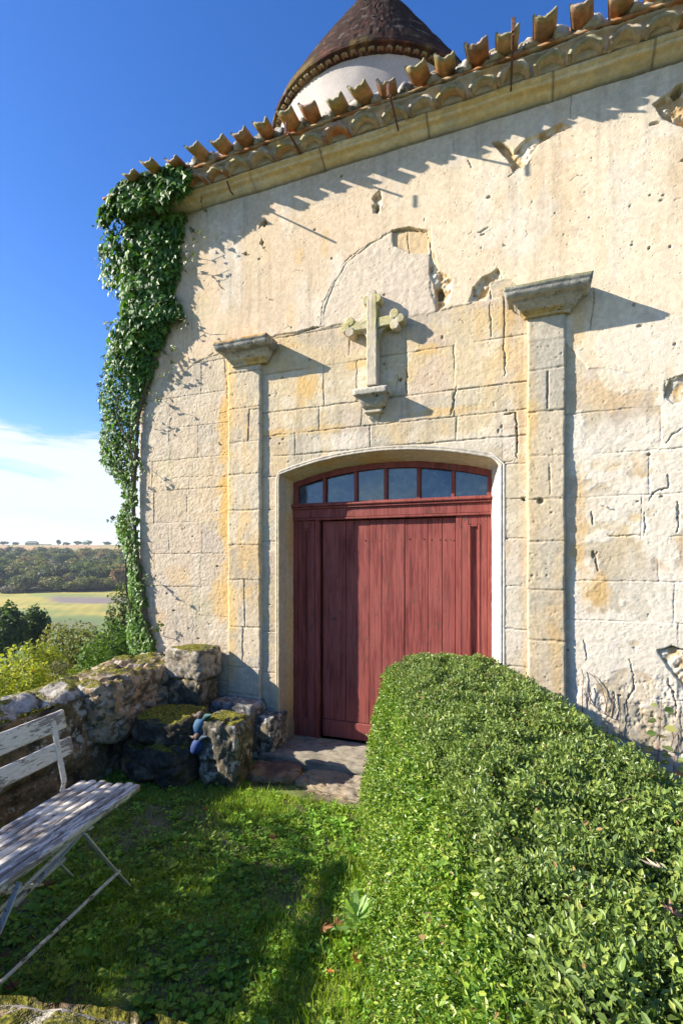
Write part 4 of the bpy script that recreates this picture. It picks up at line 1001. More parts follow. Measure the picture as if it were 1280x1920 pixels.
c = mix(c, C3(.17, .07, .045), sst(.6, .85, cell)); c = mix(c, C3(.035, .026, .024), sst(.35, .15, cell)); c = mix(c, C3(.02, .015, .012), (np.tile(np.arange(len(pr)) % 2, na) > 0)*.75); c = mix(c, C3(.30, .24, .19), sst(.64, .76, fb3(V*9, 2, 4))*.5)
c = mix(c, C3(.26, .20, .06), sst(TE+.35, TE+.0, V[:, 2])*sst(.5, .62, fb3(V*4, 12, 4))*.4)
mesh('conical_roof', V, grid_quads(na, len(pr), wrap_u=True), None, M_TILE, tw, False, c)

# ================================================================== GROUND, VALLEY
def terr(x, y):
    dx, dy = x, y-CY; f = -dx*cS+dy*cC; l = dx*cC+dy*cS; f2 = np.maximum(f, .1)
    lat = l/np.maximum(f2, 1)
    out_ = np.maximum(-(x+3.50), 0)                           # how far beyond the low wall
    d = np.where(x < -3.1, np.maximum(f, 0) + 0*out_, 0)
    z = np.interp(f, [0, 5, 9, 16, 30, 60, 110, 170, 300, 335, 420, 520, 620, 760, 950, 1300, 2600], [-.6, -.9, -2.0, -4.2, -8.0, -12.5, -17, -19.6, -20.2, -19.5, -11, -1, 7.5, 17, 31, 36, 30])
    z = z + (fb2(x*.012, y*.012, 3, 4)-.5)*np.interp(f, [0, 100, 400, 900], [0, 1.5, 9, 6])
    z = z + np.clip((f-950)/300, 0, 1)*(fb2(x*.003+5, y*.003, 8, 3)-.5)*14
    w = sst(.0, 1.6, out_)*sst(-60, -2, l) + (1-sst(-60, -2, l))*sst(0, 1.6, out_)
    near = (fb2(x*1.7, y*1.7, 11, 4)-.5)*.05*np.clip((-y-.2)*2, 0, 1)
    return z*w + near*(1-w) - .02*(1-w)
def ground():
    rad = np.concatenate([[.01], np.arange(.05, 5.2, .05), np.geomspace(5.25, 2600, 240)]); na = 420
    # more directions where the photograph looks
    base = np.linspace(0, 1, na, endpoint=False); a = 2*np.pi*base
    a0 = math.atan2(.68, -1.0); w = a0 + np.pi*np.sign(base-.5)*np.abs(2*base-1)**2.2
    R_, A_ = np.meshgrid(rad, w, indexing='ij'); X_ = R_*np.cos(A_); Y_ = CY+.6+R_*np.sin(A_)
    Z_ = terr(X_, Y_)
    V = np.stack([X_, Y_, Z_], -1).reshape(-1, 3); x, y = V[:, 0], V[:, 1]; dx, dy = x, y-CY; f = -dx*cS+dy*cC; l = dx*cC+dy*cS; lat = l/np.maximum(f, 1)
    py = HORY-FPX*(V[:, 2]-CZ)/np.maximum(f, 1)
    soil = mix(np.broadcast_to(C3(.085, .085, .030), V.shape), C3(.17, .145, .085), sst(.45, .65, fb2(x*9, y*9, 4, 4))); soil = mix(soil, C3(.13, .18, .03), sst(.45, .6, fb2(x*5, y*5, 14, 4))*.8)
    far = np.broadcast_to(C3(.14, .15, .045), V.shape)
    far = mix(far, C3(.10, .17, .035), sst(.5, .6, fb2(x*.02, y*.02, 5, 3))*.7)
    vine = mix(np.broadcast_to(C3(.40, .32, .05), V.shape), C3(.22, .25, .05), sst(.4, .65, fb2(x*.03, y*.05, 6, 4)))
    row = .5+.5*np.sin((l*.86+f*.35)*2*np.pi/5.0)
    vine = vine*(1-.18*(row*sst(500, 100, f))[:, None])
    far = mix(far, vine, sst(165, 190, f)*sst(400, 330, f))
    far = mix(far, C3(.20, .155, .125), sst(232, 240, f+lat*20)*sst(272, 262, f+lat*20)*sst(-.60, -.56, lat+.04*(fb2(x*.05, y*.05, 9, 2)-.5)))
    far = mix(far, C3(.045, .055, .025), sst(322, 330, f)*sst(700, 660, f))
    hill = mix(np.broadcast_to(C3(.27, .25, .05), V.shape), C3(.42, .24, .09), sst(.45, .55, fb2(x*.008+3, y*.02, 7, 3)))
    far = mix(far, hill, sst(640, 680, f))
    far = mix(far, C3(.12, .26, .03), sst(118, 124, f)*sst(168, 158, f)*sst(-.50, -.47, lat)*.8)
    k = sst(-3.45, -3.9, x); c = mix(soil, far, k)
    c = mix(c, C3(.055, .075, .02), k*sst(90, 40, f))
    q = grid_quads(*X_.shape, wrap_v=True)[:, ::-1]
    o = mesh('ground', V, q, None, M_PLAIN, None, True, c); tag(o, kind='structure'); return o
ground()

# ================================================================== COURTYARD WALLS AND STONES
def rubble_wall(name, pts, width, hts, label, seed, res=.020, bulge=.05):
    """a thick rough wall: pts = centre line, hts = top height along it; both faces and a rounded top"""
    P = np.array(pts, float); L_ = np.concatenate([[0], np.cumsum(np.hypot(*np.diff(P, axis=0).T))])
    s = np.arange(0, L_[-1], res); cx_ = np.interp(s, L_, P[:, 0]); cy_ = np.interp(s, L_, P[:, 1]); h = np.interp(s, L_, hts)
    tx_ = np.gradient(cx_); ty_ = np.gradient(cy_); m = np.hypot(tx_, ty_); nx, nyv = -ty_/m, tx_/m
    sec = []
    hw = width/2; N = 30
    for t in np.linspace(0, 1, N): sec.append((-1.04, t))
    for t in np.linspace(0, 1, 24)[1:-1]: sec.append((-1+2*t, 1.0))
    for t in np.linspace(1, 0, N): sec.append((1.04, t))
    sec = np.array(sec); u = sec[:, 0]; v = sec[:, 1]
    # rounded shoulders
    U = u[None]+0*s[:, None]; Vv = v[None]+0*s[:, None]
    hh = h[:, None]+.05*(1-np.abs(U))*(Vv > .99) - .035*np.abs(U)**6*(Vv > .99)
    off = U*hw*(1-.05*(Vv > .97))
    X_ = cx_[:, None]+nx[:, None]*off; Y_ = cy_[:, None]+nyv[:, None]*off; Z_ = -.15+(hh+.15)*Vv
    V = np.stack([X_, Y_, Z_], -1); Vf = V.reshape(-1, 3)
    nrm = np.stack([nx[:, None]*U*(np.abs(U) > .99), nyv[:, None]*U*(np.abs(U) > .99), (Vv > .97)*1.0], -1); nrm = norm(nrm.reshape(-1, 3))
    # stones: cells
    big = fb3(Vf*C3(2.4, 2.4, 3.6), seed, 3, .6); med = fb3(Vf*7, seed+1, 4, .6); fine = fb3(Vf*28, seed+2, 3, .6)
    ck = np.abs(vn3(Vf*C3(4.2, 4.2, 6.5), seed+3)-.5); joint = sst(.045, .0, ck)
    d = (big-.5)*bulge*3.2+(med-.5)*.055+(fine-.5)*.020-joint*.035
    Vd = Vf+nrm*d[:, None]
    c = np.broadcast_to(C3(.24, .165, .095), Vf.shape); c = mix(c, C3(.40, .26, .14), sst(.48, .65, fb3(Vf*3, seed+5, 4))*.8); c = mix(c, C3(.07, .07, .018), sst(.48, .58, fb3(Vf*4, seed+16, 5, .65))*.8); c = mix(c, C3(.04, .035, .025), sst(.46, .6, fb3(Vf*9, seed+6, 4))*.85)
    c = mix(c, C3(.47, .43, .36), sst(.36, .50, fb3(Vf*11, seed+7, 4))*sst(.4, .9, nrm[:, 2])*.9); c = mix(c, C3(.06, .05, .04), joint*.6)
    q = grid_quads(*V.shape[:2]); ends = []
    o = mesh(name, Vd, q, None, M_RUB, None, True, c); tag(o, label, 'wall'); return o
rubble_wall('low_stone_wall', [(-3.34, -.02), (-3.32, -.8), (-3.30, -1.6), (-3.28, -2.4), (-3.28, -3.7)], .46, [.72, .69, .67, .66, .66], 'low mossy rubble wall running behind the white slatted bench', 21)
rubble_wall('garden_wall', [(-.47, -2.95), (-.9, -3.03), (-1.5, -3.16), (-3.02, -3.2)], .40, [.52, .535, .54, .54], 'mossy stone coping of the nearest wall in the bottom left corner', 37, .012, .02)
def rk(lbl, cat, *a, **k): return tag(rock(*a, **k), lbl, cat)
rk('big pale boulder with moss on its flat top at the end of the low wall', 'stone', 'boulder', (-3.20, -.62, .50), (.56, .98, .54), 11, rotz=.1, tilt=(.03, -.03), amp=.11, col=(.42, .30, .18), pw=6)
rk('squared stone block on top of the corner pile, moss on its upper face', 'stone', 'stone_block', (-2.80, -.20, .755), (.40, .32, .27), 12, rotz=-.03, amp=.07, col=(.34, .29, .21), pw=8)
rk('upright dark block carrying the squared block, against the chapel wall', 'stone', 'stone_block', (-2.83, -.22, .31), (.44, .32, .66), 13, rotz=.05, amp=.09, col=(.085, .075, .05), pw=7, mat=M_RUBD, lum=.35)
rk('dark mossy rubble block lying in front of the upright corner block', 'stone', 'rubble_block', (-2.63, -.66, .36), (.50, .46, .22), 14, rotz=.2, tilt=(.0, .05), amp=.13, col=(.075, .058, .038), pw=5, mat=M_RUBD, lum=.1)
rk('lowest dark rubble stone at the foot of the corner pile', 'stone', 'rubble_block', (-2.66, -.70, .12), (.62, .50, .34), 15, rotz=-.1, amp=.14, col=(.075, .062, .045), pw=4, mat=M_RUBD, lum=.05)
rk('squat square stone stump with a mossy top standing in the grass', 'stone', 'stone_stump', (-2.17, -.62, .22), (.32, .30, .50), 16, rotz=.12, tilt=(.02, .04), amp=.10, col=(.13, .115, .08), pw=8, lum=.75)
rk('small dark stone between the rubble blocks and the stump', 'stone', 'rubble_block', (-2.40, -.46, .05), (.32, .3, .22), 17, rotz=.5, amp=.14, col=(.07, .06, .045), pw=4, mat=M_RUBD, lum=0)
rk('worn stone threshold under the red door', 'step', 'threshold', (-1.2, .03, .015), (1.95, .52, .10), 18, rotz=0, amp=.08, col=(.30, .265, .20), pw=9, res=.02, mat=M_TRIM, drk=.35, lum=.3)
rk('flat stone slab in the grass before the threshold', 'paving stone', 'paving_slab', (-1.20, -.42, -.014), (.92, .32, .075), 19, rotz=-.12, tilt=(.0, .0), amp=.25, col=(.27, .225, .17), pw=6, res=.02, mat=M_TRIM, drk=.35, lum=.3)
rk('reddish broken slab left of the paving stone', 'paving stone', 'paving_slab', (-1.88, -.40, .0), (.42, .34, .07), 20, rotz=.3, amp=.3, col=(.17, .11, .08), pw=4, res=.02, mat=M_TRIM, drk=.4, lum=.1)

# ================================================================== BLUE ORNAMENTS
def ornament(px, py, f, s, label, cb, seed):
    t = thing('ornament', label, 'ornament', group='blue ornaments behind the stump'); c = Vector(at_f(px, py, f))
    mb = MB(); prof = [(.0, -.0), (.05, .0), (.062, .03), (.066, .07), (.058, .11), (.040, .135), (.0, .14)]
    def lathe(mb, prof, c, s, col, n=20, lean=(0, 0)):
        V = []; 
        for r, z in prof:
            for k in range(n):
                a = 2*math.pi*k/n; V.append((c[0]+r*s*math.cos(a)+lean[0]*z*s, c[1]+r*s*math.sin(a)+lean[1]*z*s, c[2]+z*s))
        mb.add(V, grid_quads(len(prof), n, wrap_v=True), None, col)
    lathe(mb, prof, c, s, cb, lean=(.25, 0)); mb.build('body', M_BLUE, t, True)
    mb = MB(); hc = c+Vector((.02, -.012, .135))*s
    lathe(mb, [(.036*math.sin(a), -.036*math.cos(a)) for a in np.linspace(0.02, 3.12, 12)], hc+Vector((0, 0, .02))*s, s, (.10, .065, .05)); mb.build('head', M_BLUE, t, True)
    mb = MB(); b = hc+Vector((-.025, -.028, .022))*s; tube(mb, [b, b+Vector((-.022, -.012, .010))*s, b+Vector((-.040, -.016, .014))*s], [.012*s, .007*s, .002*s], 8, (.14, .10, .07)); mb.build('beak', M_BLUE, t, True)
    mb = MB(); wg = c+Vector((.055, -.02, .125))*s; tube(mb, [wg, wg+Vector((.03, .0, .03))*s, wg+Vector((.07, .01, .045))*s], [.02*s, .026*s, .006*s], 8, (cb[0]*1.2, cb[1]*1.0, cb[2]*.45)); mb.build('wing', M_BLUE, t, True)
ornament(374, 1376, 3.70, .92, 'upper blue painted bird ornament with a round brown head beside the stump', (.015, .08, .16), 1)
ornament(368, 1412, 3.66, .80, 'lower blue painted bird ornament with a pointed beak, half hidden beside the stump', (.01, .04, .16), 2)

# ================================================================== BENCH
bench = thing('garden_bench', 'old slatted garden bench with flaking white paint and iron legs at the left edge', 'bench')
A = Vector((-1.935, -1.75, 0)); bd = Vector((.150, -.989, 0)).normalized(); bw = Vector((-.989, -.150, 0)).normalized()
BL = 1.08; SH = .452
def bp(u, v, z): return A + bd*u + bw*v + Vector((0, 0, z))     # u along the bench, v towards the back
MB_ = Matrix((( -bd.x, -bw.x*-1, 0, 0), (-bd.y, -bw.y*-1, 0, 0), (0, 0, 1, 0), (0, 0, 0, 1)))
def slat(name, u0, u1, v, z, w, t, tilt=0.0, seed=0, parent=bench, up=Vector((0, 0, 1))):
    """rounded slat along u; width w across, thickness t"""
    nu = 60; ns = 20; V = []
    for i in range(nu+1):
        u = u0+(u1-u0)*i/nu; e = 1.0
        for k in range(ns):
            a = 2*math.pi*k/ns; ca, sa = math.cos(a), math.sin(a)
            x_ = w/2*math.copysign(abs(ca)**.45, ca); z_ = t/2*math.copysign(abs(sa)**.6, sa)
            rn = (vn2(u*9+seed*3, k*.7, seed)-.5)*.0025+(vn2(u*60+seed*3, k*1.7, seed)-.5)*.0014
            x_ += rn*ca; z_ += rn*sa
            x2 = x_*math.cos(tilt)-z_*math.sin(tilt); z2 = x_*math.sin(tilt)+z_*math.cos(tilt)
            V.append(tuple(bp(u, v+x2, z+z2+(vn2(u*2, seed, 3)-.5)*.006)))
    q = grid_quads(nu+1, ns, wrap_v=True); n0 = len(V); V.append(tuple(bp(u0-.002, v, z))); V.append(tuple(bp(u1+.002, v, z))); T = []
    for k in range(ns): T.append((n0, k, (k+1) % ns)); T.append((n0+1, nu*ns+(k+1) % ns, nu*ns+k))
    me = mesh(name, V, q, T, M_BENCH, parent, True, (.5, .5, .5)); return me
for k in range(7):
    slat('seat_slat', -.010*((k*5) % 3), BL, .020+k*.0545, SH-.002-.003*k*.5, .039 if k else .040, .028 if k else .036, 0.0, k+1)
bt = .22
def back_pt(u, s_): return (u, .352+s_*math.sin(bt), SH+s_*math.cos(bt))
for s0, s1, e, sd in ((.165, .255, .02, 31), (.305, .405, .05, 32)):
    sm = (s0+s1)/2; u, v, z = back_pt(0, sm); slat('back_slat', .03 if sd == 31 else .045, BL, v, z, s1-s0, .020, math.pi/2-bt, sd)
def strip(mb, pts, w, th, wd, c=(.6, .6, .58)):
    """flat iron bar through pts; wd = direction of its width"""
    V = []; n = len(pts)
    for i, p in enumerate(pts):
        d = (pts[min(i+1, n-1)]-pts[max(i-1, 0)]).normalized(); s_ = wd.normalized(); t_ = d.cross(s_).normalized()
        for a, b in ((-1, -1), (1, -1), (1, 1), (-1, 1)): V.append(tuple(p+s_*a*w/2+t_*b*th/2))
    q = list(grid_quads(n, 4, wrap_v=True)); q += [[3, 2, 1, 0], [4*n-4, 4*n-3, 4*n-2, 4*n-1]]; mb.add(V, q, None, c)
for u_ in (.13, BL-.12):
    mb = MB(); pts = [bp(u_, .29, SH-.025), bp(u_, .335, SH-.014), bp(u_, .360, SH+.010)] + [bp(*back_pt(u_, s_)) - bw*.016 for s_ in (.05, .12, .2, .3, .37)]
    strip(mb, [p+bw*.004 for p in pts], .030, .007, bd); mb.build('back_bracket', M_IRONW, bench)
for u_ in (.36, BL-.30):
    mb = MB(); strip(mb, [bp(u_, .0, SH-.026), bp(u_, .36, SH-.026)], .028, .007, bd); mb.build('seat_rail', M_IRONW, bench)
for sg, u0 in ((1, .40), (-1, BL-.34)):                       # legs splay outwards along the bench
    for v_ in (.005, .34):
        mb = MB(); strip(mb, [bp(u0, v_, SH-.03), bp(u0-sg*.15, v_, .21), bp(u0-sg*.30, v_-.01, .0)], .022, .007, bw); mb.build('leg', M_IRONW, bench)
    mb = MB(); strip(mb, [bp(u0-sg*.1, .05, SH-.03), bp(u0+sg*.14, .10, .30), bp(u0+sg*.24, .14, .24)], .030, .006, bw); mb.build('brace', M_IRONW, bench)
for (ua, v0, z0, ub, v1, z1) in ((.17, -.005, .115, BL-.12, -.005, .115), (.36, .06, .395, BL-.3, .06, .33), (.40, .10, .30, BL-.3, .10, .27)):
    mb = MB(); tube(mb, [bp(ua, v0, z0), bp(ub, v1, z1)], .0075, 8, (.6, .6, .58)); mb.build('stretcher', M_IRONW, bench)

# ================================================================== CLIPPED HEDGE
rs = np.random.RandomState(7)
H0 = np.array([-.650, -.12]); H1 = np.array([.70, -3.62]); HL = float(np.hypot(*(H1-H0))); hd = (H1-H0)/HL; hn_ = np.array([hd[1], -hd[0]])   # hn_: towards the left face
HT = .975
_ph = np.linspace(np.pi, 0, 3000); _r = (np.abs(np.cos(_ph))**6.5+np.abs(np.sin(_ph))**6.5)**(-1/6.5); _cx = _r*np.cos(_ph); _cz = _r*np.sin(_ph)
_al = np.concatenate([[0], np.cumsum(np.hypot(np.diff(_cx)*.5, np.diff(_cz)))]); _al /= _al[-1]
def hedge_pt(s, t, off=0.0):
    """s along the hedge (m), t in 0..1 round the section from the left foot over the top to the right foot"""
    end = np.clip(s/.36, 0, 1); wf = (1-(1-end)**2.7)**(1/2.7); wf = np.maximum(wf, .02)
    hb, ht = .60, .43
    # superellipse-like section
    cx_ = -np.interp(t, _al, _cx)*-1; cz_ = np.interp(t, _al, _cz)
    w = (hb+(ht-hb)*cz_)*wf
    z = cz_*(HT-.07*(1-end)**2) + .012
    lx = cx_*w
    b = (fb2(s*1.6, t*4, 31, 4)-.5)*.06 + (fb2(s*8, t*21, 32, 3)-.5)*.06
    nx_ = np.sign(cx_)*np.abs(cx_)**5.5; nz_ = np.abs(cz_)**5.5; m = np.sqrt(nx_**2+nz_**2)+1e-6; nx_, nz_ = nx_/m, nz_/m
    lx = lx+nx_*(b+off); z = z+nz_*(b+off)*.8
    P = np.stack([H0[0]+hd[0]*s-hn_[0]*lx, H0[1]+hd[1]*s-hn_[1]*lx, z], -1)
    N = np.stack([-hn_[0]*nx_-hd[0]*(1-end)*1.2, -hn_[1]*nx_-hd[1]*(1-end)*1.2, nz_], -1)
    return P, norm(N)
hedge = thing('hedge', 'long clipped evergreen hedge in front of the red door, filling the lower right', 'hedge')
S_, T_ = np.meshgrid(np.linspace(0, HL, 180), np.linspace(0, 1, 90), indexing='ij'); P_, N_ = hedge_pt(S_, T_, -.115)
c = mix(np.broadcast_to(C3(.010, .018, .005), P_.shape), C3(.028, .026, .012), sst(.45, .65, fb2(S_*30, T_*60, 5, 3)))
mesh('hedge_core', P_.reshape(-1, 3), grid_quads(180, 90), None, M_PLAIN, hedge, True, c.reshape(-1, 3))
nl = 620000
s = rs.rand(nl)*HL; t = rs.rand(nl)
keepm = rs.rand(nl) < np.where(t > .82, .35, 1.0)
s, t = s[keepm], t[keepm]; n = len(s)
# even out along the superellipse by arc-length lookup
dep = rs.rand(n)**1.15*.105-.016
P, N = hedge_pt(s, t, -dep); clp = fb3(P*15, 49, 3); P = P - N*(sst(.56, .38, clp)*.050)[:, None]; P += rs.normal(size=P.shape)*.006
axd = norm(N*rs.uniform(.15, 1.1, (n, 1)) + rdir(rs, n)*.85); nr = norm(N*.5+rdir(rs, n)*.6+np.array([0, 0, .25]))
g = rs.rand(n); patch = fb3(P*3, 41, 3)
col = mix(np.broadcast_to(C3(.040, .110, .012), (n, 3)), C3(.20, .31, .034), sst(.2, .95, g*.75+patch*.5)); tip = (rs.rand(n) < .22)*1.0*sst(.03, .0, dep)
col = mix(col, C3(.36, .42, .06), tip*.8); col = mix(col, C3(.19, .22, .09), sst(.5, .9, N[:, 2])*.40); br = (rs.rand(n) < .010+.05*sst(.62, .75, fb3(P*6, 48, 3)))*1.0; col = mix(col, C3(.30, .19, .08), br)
hole = fb3(P*9, 45, 3)+.25*fb3(P*30, 46, 2); kk = (hole > .50) | (rs.rand(n) < .30); P, axd, nr, col, n = P[kk], axd[kk], nr[kk], col[kk], int(kk.sum())
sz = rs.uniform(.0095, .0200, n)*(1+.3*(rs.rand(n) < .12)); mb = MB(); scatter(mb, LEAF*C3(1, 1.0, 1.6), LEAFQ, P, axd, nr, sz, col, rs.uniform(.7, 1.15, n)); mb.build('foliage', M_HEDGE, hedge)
# woody twigs and a few long shoots
mb = MB(); rr = random.Random(3)
for i in range(90):
    a = np.array([rr.uniform(.1, HL)]); b = np.array([rr.uniform(.02, .7)]); p, nn_ = hedge_pt(a, b, -.03); p = Vector(p[0]); q_ = Vector(nn_[0]); r_ = Vector([rr.gauss(0, 1) for _ in range(3)]).normalized()
    l = rr.uniform(.03, .075); tube(mb, [p, p+q_*l*.4+r_*l*.3, p+q_*l*.75+r_*l*.75], [.0018, .0014, .0008], 4, (.22, .15, .09), False)
tag(mb.build('twigs', M_PLAIN, hedge), kind='stuff')

# ================================================================== GRASS AND WEEDS
def ground_z(x, y): return terr(np.asarray(x, float), np.asarray(y, float))
def grass_bed():
    n = 235000; x = np.where(rs.rand(n) < .28, rs.uniform(-.1, 2.9, n), rs.uniform(-3.1, -.1, n)); y = rs.uniform(-3.1, -.28, n)
    dens = fb2(x*2.2, y*2.2, 61, 4); slab = ((x > -1.95) & (x < -.7) & (y > -.68+(fb2(x*6, y*6, 2, 3)-.5)*.12))
    ok = (rs.rand(n) < sst(.34, .60, dens)*.80+.12) & ~slab & (y > -2.98); x, y = x[ok], y[ok]; n = len(x); z = ground_z(x, y)
    lush = fb2(x*1.4+3, y*1.4, 63, 3)
    P = np.stack([x, y, z-.004], -1); A_ = norm(np.stack([rs.normal(size=n)*.42, rs.normal(size=n)*.42, np.ones(n)], -1)); N_ = rdir(rs, n)
    hgt = rs.uniform(.010, .058, n)**1.15*1.5*(.4+1.4*lush); hgt = np.where(rs.rand(n) < .03, hgt*1.8, hgt)
    w = rs.uniform(.06, .10, n)*.035/hgt
    col = mix(np.broadcast_to(C3(.12, .24, .018), (n, 3)), C3(.42, .50, .05), sst(.2, .9, rs.rand(n)*.7+(1-lush)*.5)); col = mix(col, C3(.30, .25, .11), (rs.rand(n) < .06)*.8)
    mb = MB(); scatter(mb, BLADE[:4], [[0, 1, 2, 3]], P, A_, N_, hgt, col, w); 
    tri = BLADE[[3, 2, 4]]; scatter(mb, tri, [[0, 1, 2]], P, A_, N_, hgt, col, w)
    o = mb.build('grass', M_GRASS, None); tag(o, kind='stuff')
    # broad-leaved weeds: rosettes and clover
    nr_ = 12500; x = np.where(rs.rand(nr_) < .25, rs.uniform(-.1, 2.9, nr_), rs.uniform(-3.0, -.1, nr_)); y = rs.uniform(-3.0, -.45, nr_); ok = (rs.rand(nr_) < sst(.35, .6, fb2(x*2+7, y*2, 65, 3))*.8+.25) & ~((x > -1.95) & (x < -.7) & (y > -.68)); x, y = x[ok], y[ok]
    Ps, As, Ns, Ss, Cs, Ws = [], [], [], [], [], []
    for i in range(len(x)):
        k = rs.randint(4, 10); b = rs.uniform(0, 6.28); sz_ = rs.uniform(.007, .030)*(1.6 if rs.rand() < .15 else 1.1); up = rs.uniform(.25, 1.1); hh = rs.uniform(.0, .045); z0 = float(ground_z(x[i], y[i])); cc = C3(.13, .26, .032)*rs.uniform(.6, 1.6)+C3(.18, .14, .02)*rs.rand()**2
        for j in range(k):
            a = b+j*2.4+rs.uniform(-.3, .3); r = rs.uniform(.0, .022); Ps.append((x[i]+r*math.cos(a), y[i]+r*math.sin(a), z0+hh*rs.rand())); As.append((math.cos(a), math.sin(a), up*rs.uniform(.3, 1))); Ns.append((-.5*math.cos(a), -.5*math.sin(a), 1)); Ss.append(sz_*rs.uniform(.6, 1.1)); Cs.append(cc*rs.uniform(.8, 1.2)); Ws.append(rs.uniform(.8, 1.6))
    mb = MB(); scatter(mb, LEAF*C3(1, 1.1, 2), LEAFQ, np.array(Ps), np.array(As), np.array(Ns), np.array(Ss), np.array(Cs), np.array(Ws)); o = mb.build('ground_weeds', M_GRASS, None); tag(o, kind='stuff')
    # litter: pebbles and crumbs
    n = 11000; x = rs.uniform(-3.0, .1, n); y = rs.uniform(-3.05, -.3, n); P = np.stack([x, y, ground_z(x, y)+.002], -1); P[(x > -1.95) & (x < -.7) & (y > -.62), 2] += .012
    col = mix(np.broadcast_to(C3(.12, .08, .05), (n, 3)), C3(.36, .30, .22), rs.rand(n)); mb = MB()
    scatter(mb, LEAF*C3(1, 1.5, 4), LEAFQ, P, rdir(rs, n)*C3(1, 1, .4), norm(rdir(rs, n)*.6+C3(0, 0, 1)), rs.uniform(.004, .013, n), col); o = mb.build('litter', M_DEAD, None); tag(o, kind='stuff')
grass_bed()

# ================================================================== IVY
rs = np.random.RandomState(17)
ivy = thing('ivy', 'dark climbing ivy hanging down the left corner of the chapel', 'climbing plant')
iv = np.array([(352, 222, 372), (375, 196, 388), (400, 182, 380), (435, 178, 352), (480, 218, 338), (520, 225, 338), (560, 230, 328), (600, 206, 348), (640, 196, 312), (680, 190, 298), (720, 178, 284),
               (760, 190, 270), (800, 186, 262), (850, 188, 262), (890, 222, 258), (930, 232, 257), (970, 212, 256), (1010, 222, 260), (1050, 232, 264), (1100, 238, 274), (1150, 236, 274), (1200, 232, 290), (1232, 244, 292)], float)
YI = -.06
zl = np.array([at_y((a+b)/2, p, YI)[2] for p, a, b in iv]); xa = np.array([at_y(a, p, YI)[0] for p, a, b in iv]); xb = np.array([at_y(b, p, YI)[0] for p, a, b in iv])
o_ = np.argsort(zl); zl, xa, xb = zl[o_], xa[o_], xb[o_]
def ivy_pts(n, rs):
    z = rs.uniform(zl[0], zl[-1], n*3); w = np.interp(z, zl, xb)-np.interp(z, zl, xa); keep_ = rs.rand(n*3) < w/1.05; z = z[keep_][:n]; n = len(z)
    a, b = np.interp(z, zl, xa), np.interp(z, zl, xb); b = b-.035; a = a+.02; f = rs.beta(1.15, 1.15, n); x = a+(b-a)*f
    x = x+(fb2(z*5, f*3, 3, 3)-.5)*.06-.02*(x > XL)
    thick = .035+(.02+.10*sst(2.6, 3.8, z))*np.sin(np.pi*np.clip(f, 0, 1))**.7*np.clip((b-a)/.7, .35, 1.2)
    left = x < XL                                            # beyond the corner it also grows on the side wall
    y = np.where(left, np.where(rs.rand(n) < .5, 1, 1)*(rs.rand(n)*(.45+.2*sst(3.1, 3.7, z))-.015-.2*sst(3.1, 3.7, z)), -rs.rand(n)**.7*thick-.01)
    y = np.where(z > 4.87, np.minimum(y, -.17-rs.rand(n)*.10), y)
    x = np.where(left, x*(3.8+y)/3.74, x)
    # ivy clings: leave gaps in the pattern
    gap = fb2(x*6, z*5, 9, 3); k = (gap > .31) | (rs.rand(n) < .25)
    return x[k], y[k], z[k]
x, y, z = ivy_pts(13500, rs); n = len(x); P = np.stack([x, y, z], -1)
outw = np.stack([np.where(x < XL, -.7, .1), np.full(n, -.9), np.full(n, .25)], -1)
N = norm(outw+rdir(rs, n)*.55); A = norm(np.stack([rs.normal(size=n)*.6, rs.normal(size=n)*.3, -.8+rs.normal(size=n)*.4], -1))
g = rs.rand(n); col = mix(np.broadcast_to(C3(.030, .085, .020), (n, 3)), C3(.12, .24, .028), g**1.3); lo = sst(3.6, 1.2, z); col = mix(col, C3(.14, .23, .03), lo*rs.rand(n)*.8); col = mix(col, C3(.16, .18, .05), (rs.rand(n) < .05)*.7)
mb = MB(); scatter(mb, IVY, IVYQ, P, A, N, rs.uniform(.030, .062, n)*(1+.4*sst(3.3, 4.2, z)), col); mb.build('foliage', M_IVY, ivy)
# trailing shoots
mb = MB(); shoots = MB(); rr = random.Random(6)
spr = [((352, 425), (385, 442)), ((335, 470), (372, 452)), ((330, 600), (362, 592)), ((325, 612), (352, 604)), ((205, 470), (186, 480)), ((215, 430), (178, 425)), ((345, 500), (365, 470)), ((378, 350), (382, 400)), ((330, 560), (338, 590)), ((262, 790), (285, 778)),
       ((262, 870), (272, 880)), ((270, 1075), (286, 1100)), ((280, 1180), (300, 1165)), ((225, 965), (208, 972)), ((228, 1010), (216, 1022)), ((200, 735), (184, 722)), ((205, 615), (196, 600)), ((300, 700), (322, 690)), ((310, 660), (336, 652)), ((285, 740), (306, 748))]
Ps, As, Ns = [], [], []
for (a, b) in spr:
    p0 = Vector(at_y(*a, -.05)); p1 = Vector(at_y(*b, -.07-rr.random()*.06)); mid = p0.lerp(p1, .5)+Vector((0, -.02, -.02)); pts = [p0, mid, p1]; tube(shoots, pts, [.003, .0025, .0015], 5, (.10, .08, .04), False)
    for i in range(9):
        t = rr.random(); p = p0.lerp(mid, t*2) if t < .5 else mid.lerp(p1, t*2-1); Ps.append(tuple(p+Vector([rr.gauss(0, .02) for _ in range(3)]))); As.append((rr.gauss(0, .6), rr.gauss(0, .4), rr.gauss(-.6, .4))); Ns.append((rr.gauss(-.3, .5), -1, rr.gauss(.3, .5)))
n = len(Ps); scatter(mb, IVY, IVYQ, np.array(Ps), np.array(As), np.array(Ns), rs.uniform(.022, .045, n), mix(np.broadcast_to(C3(.03, .07, .02), (n, 3)), C3(.14, .18, .05), rs.rand(n))); mb.build('shoot_leaves', M_IVY, ivy)
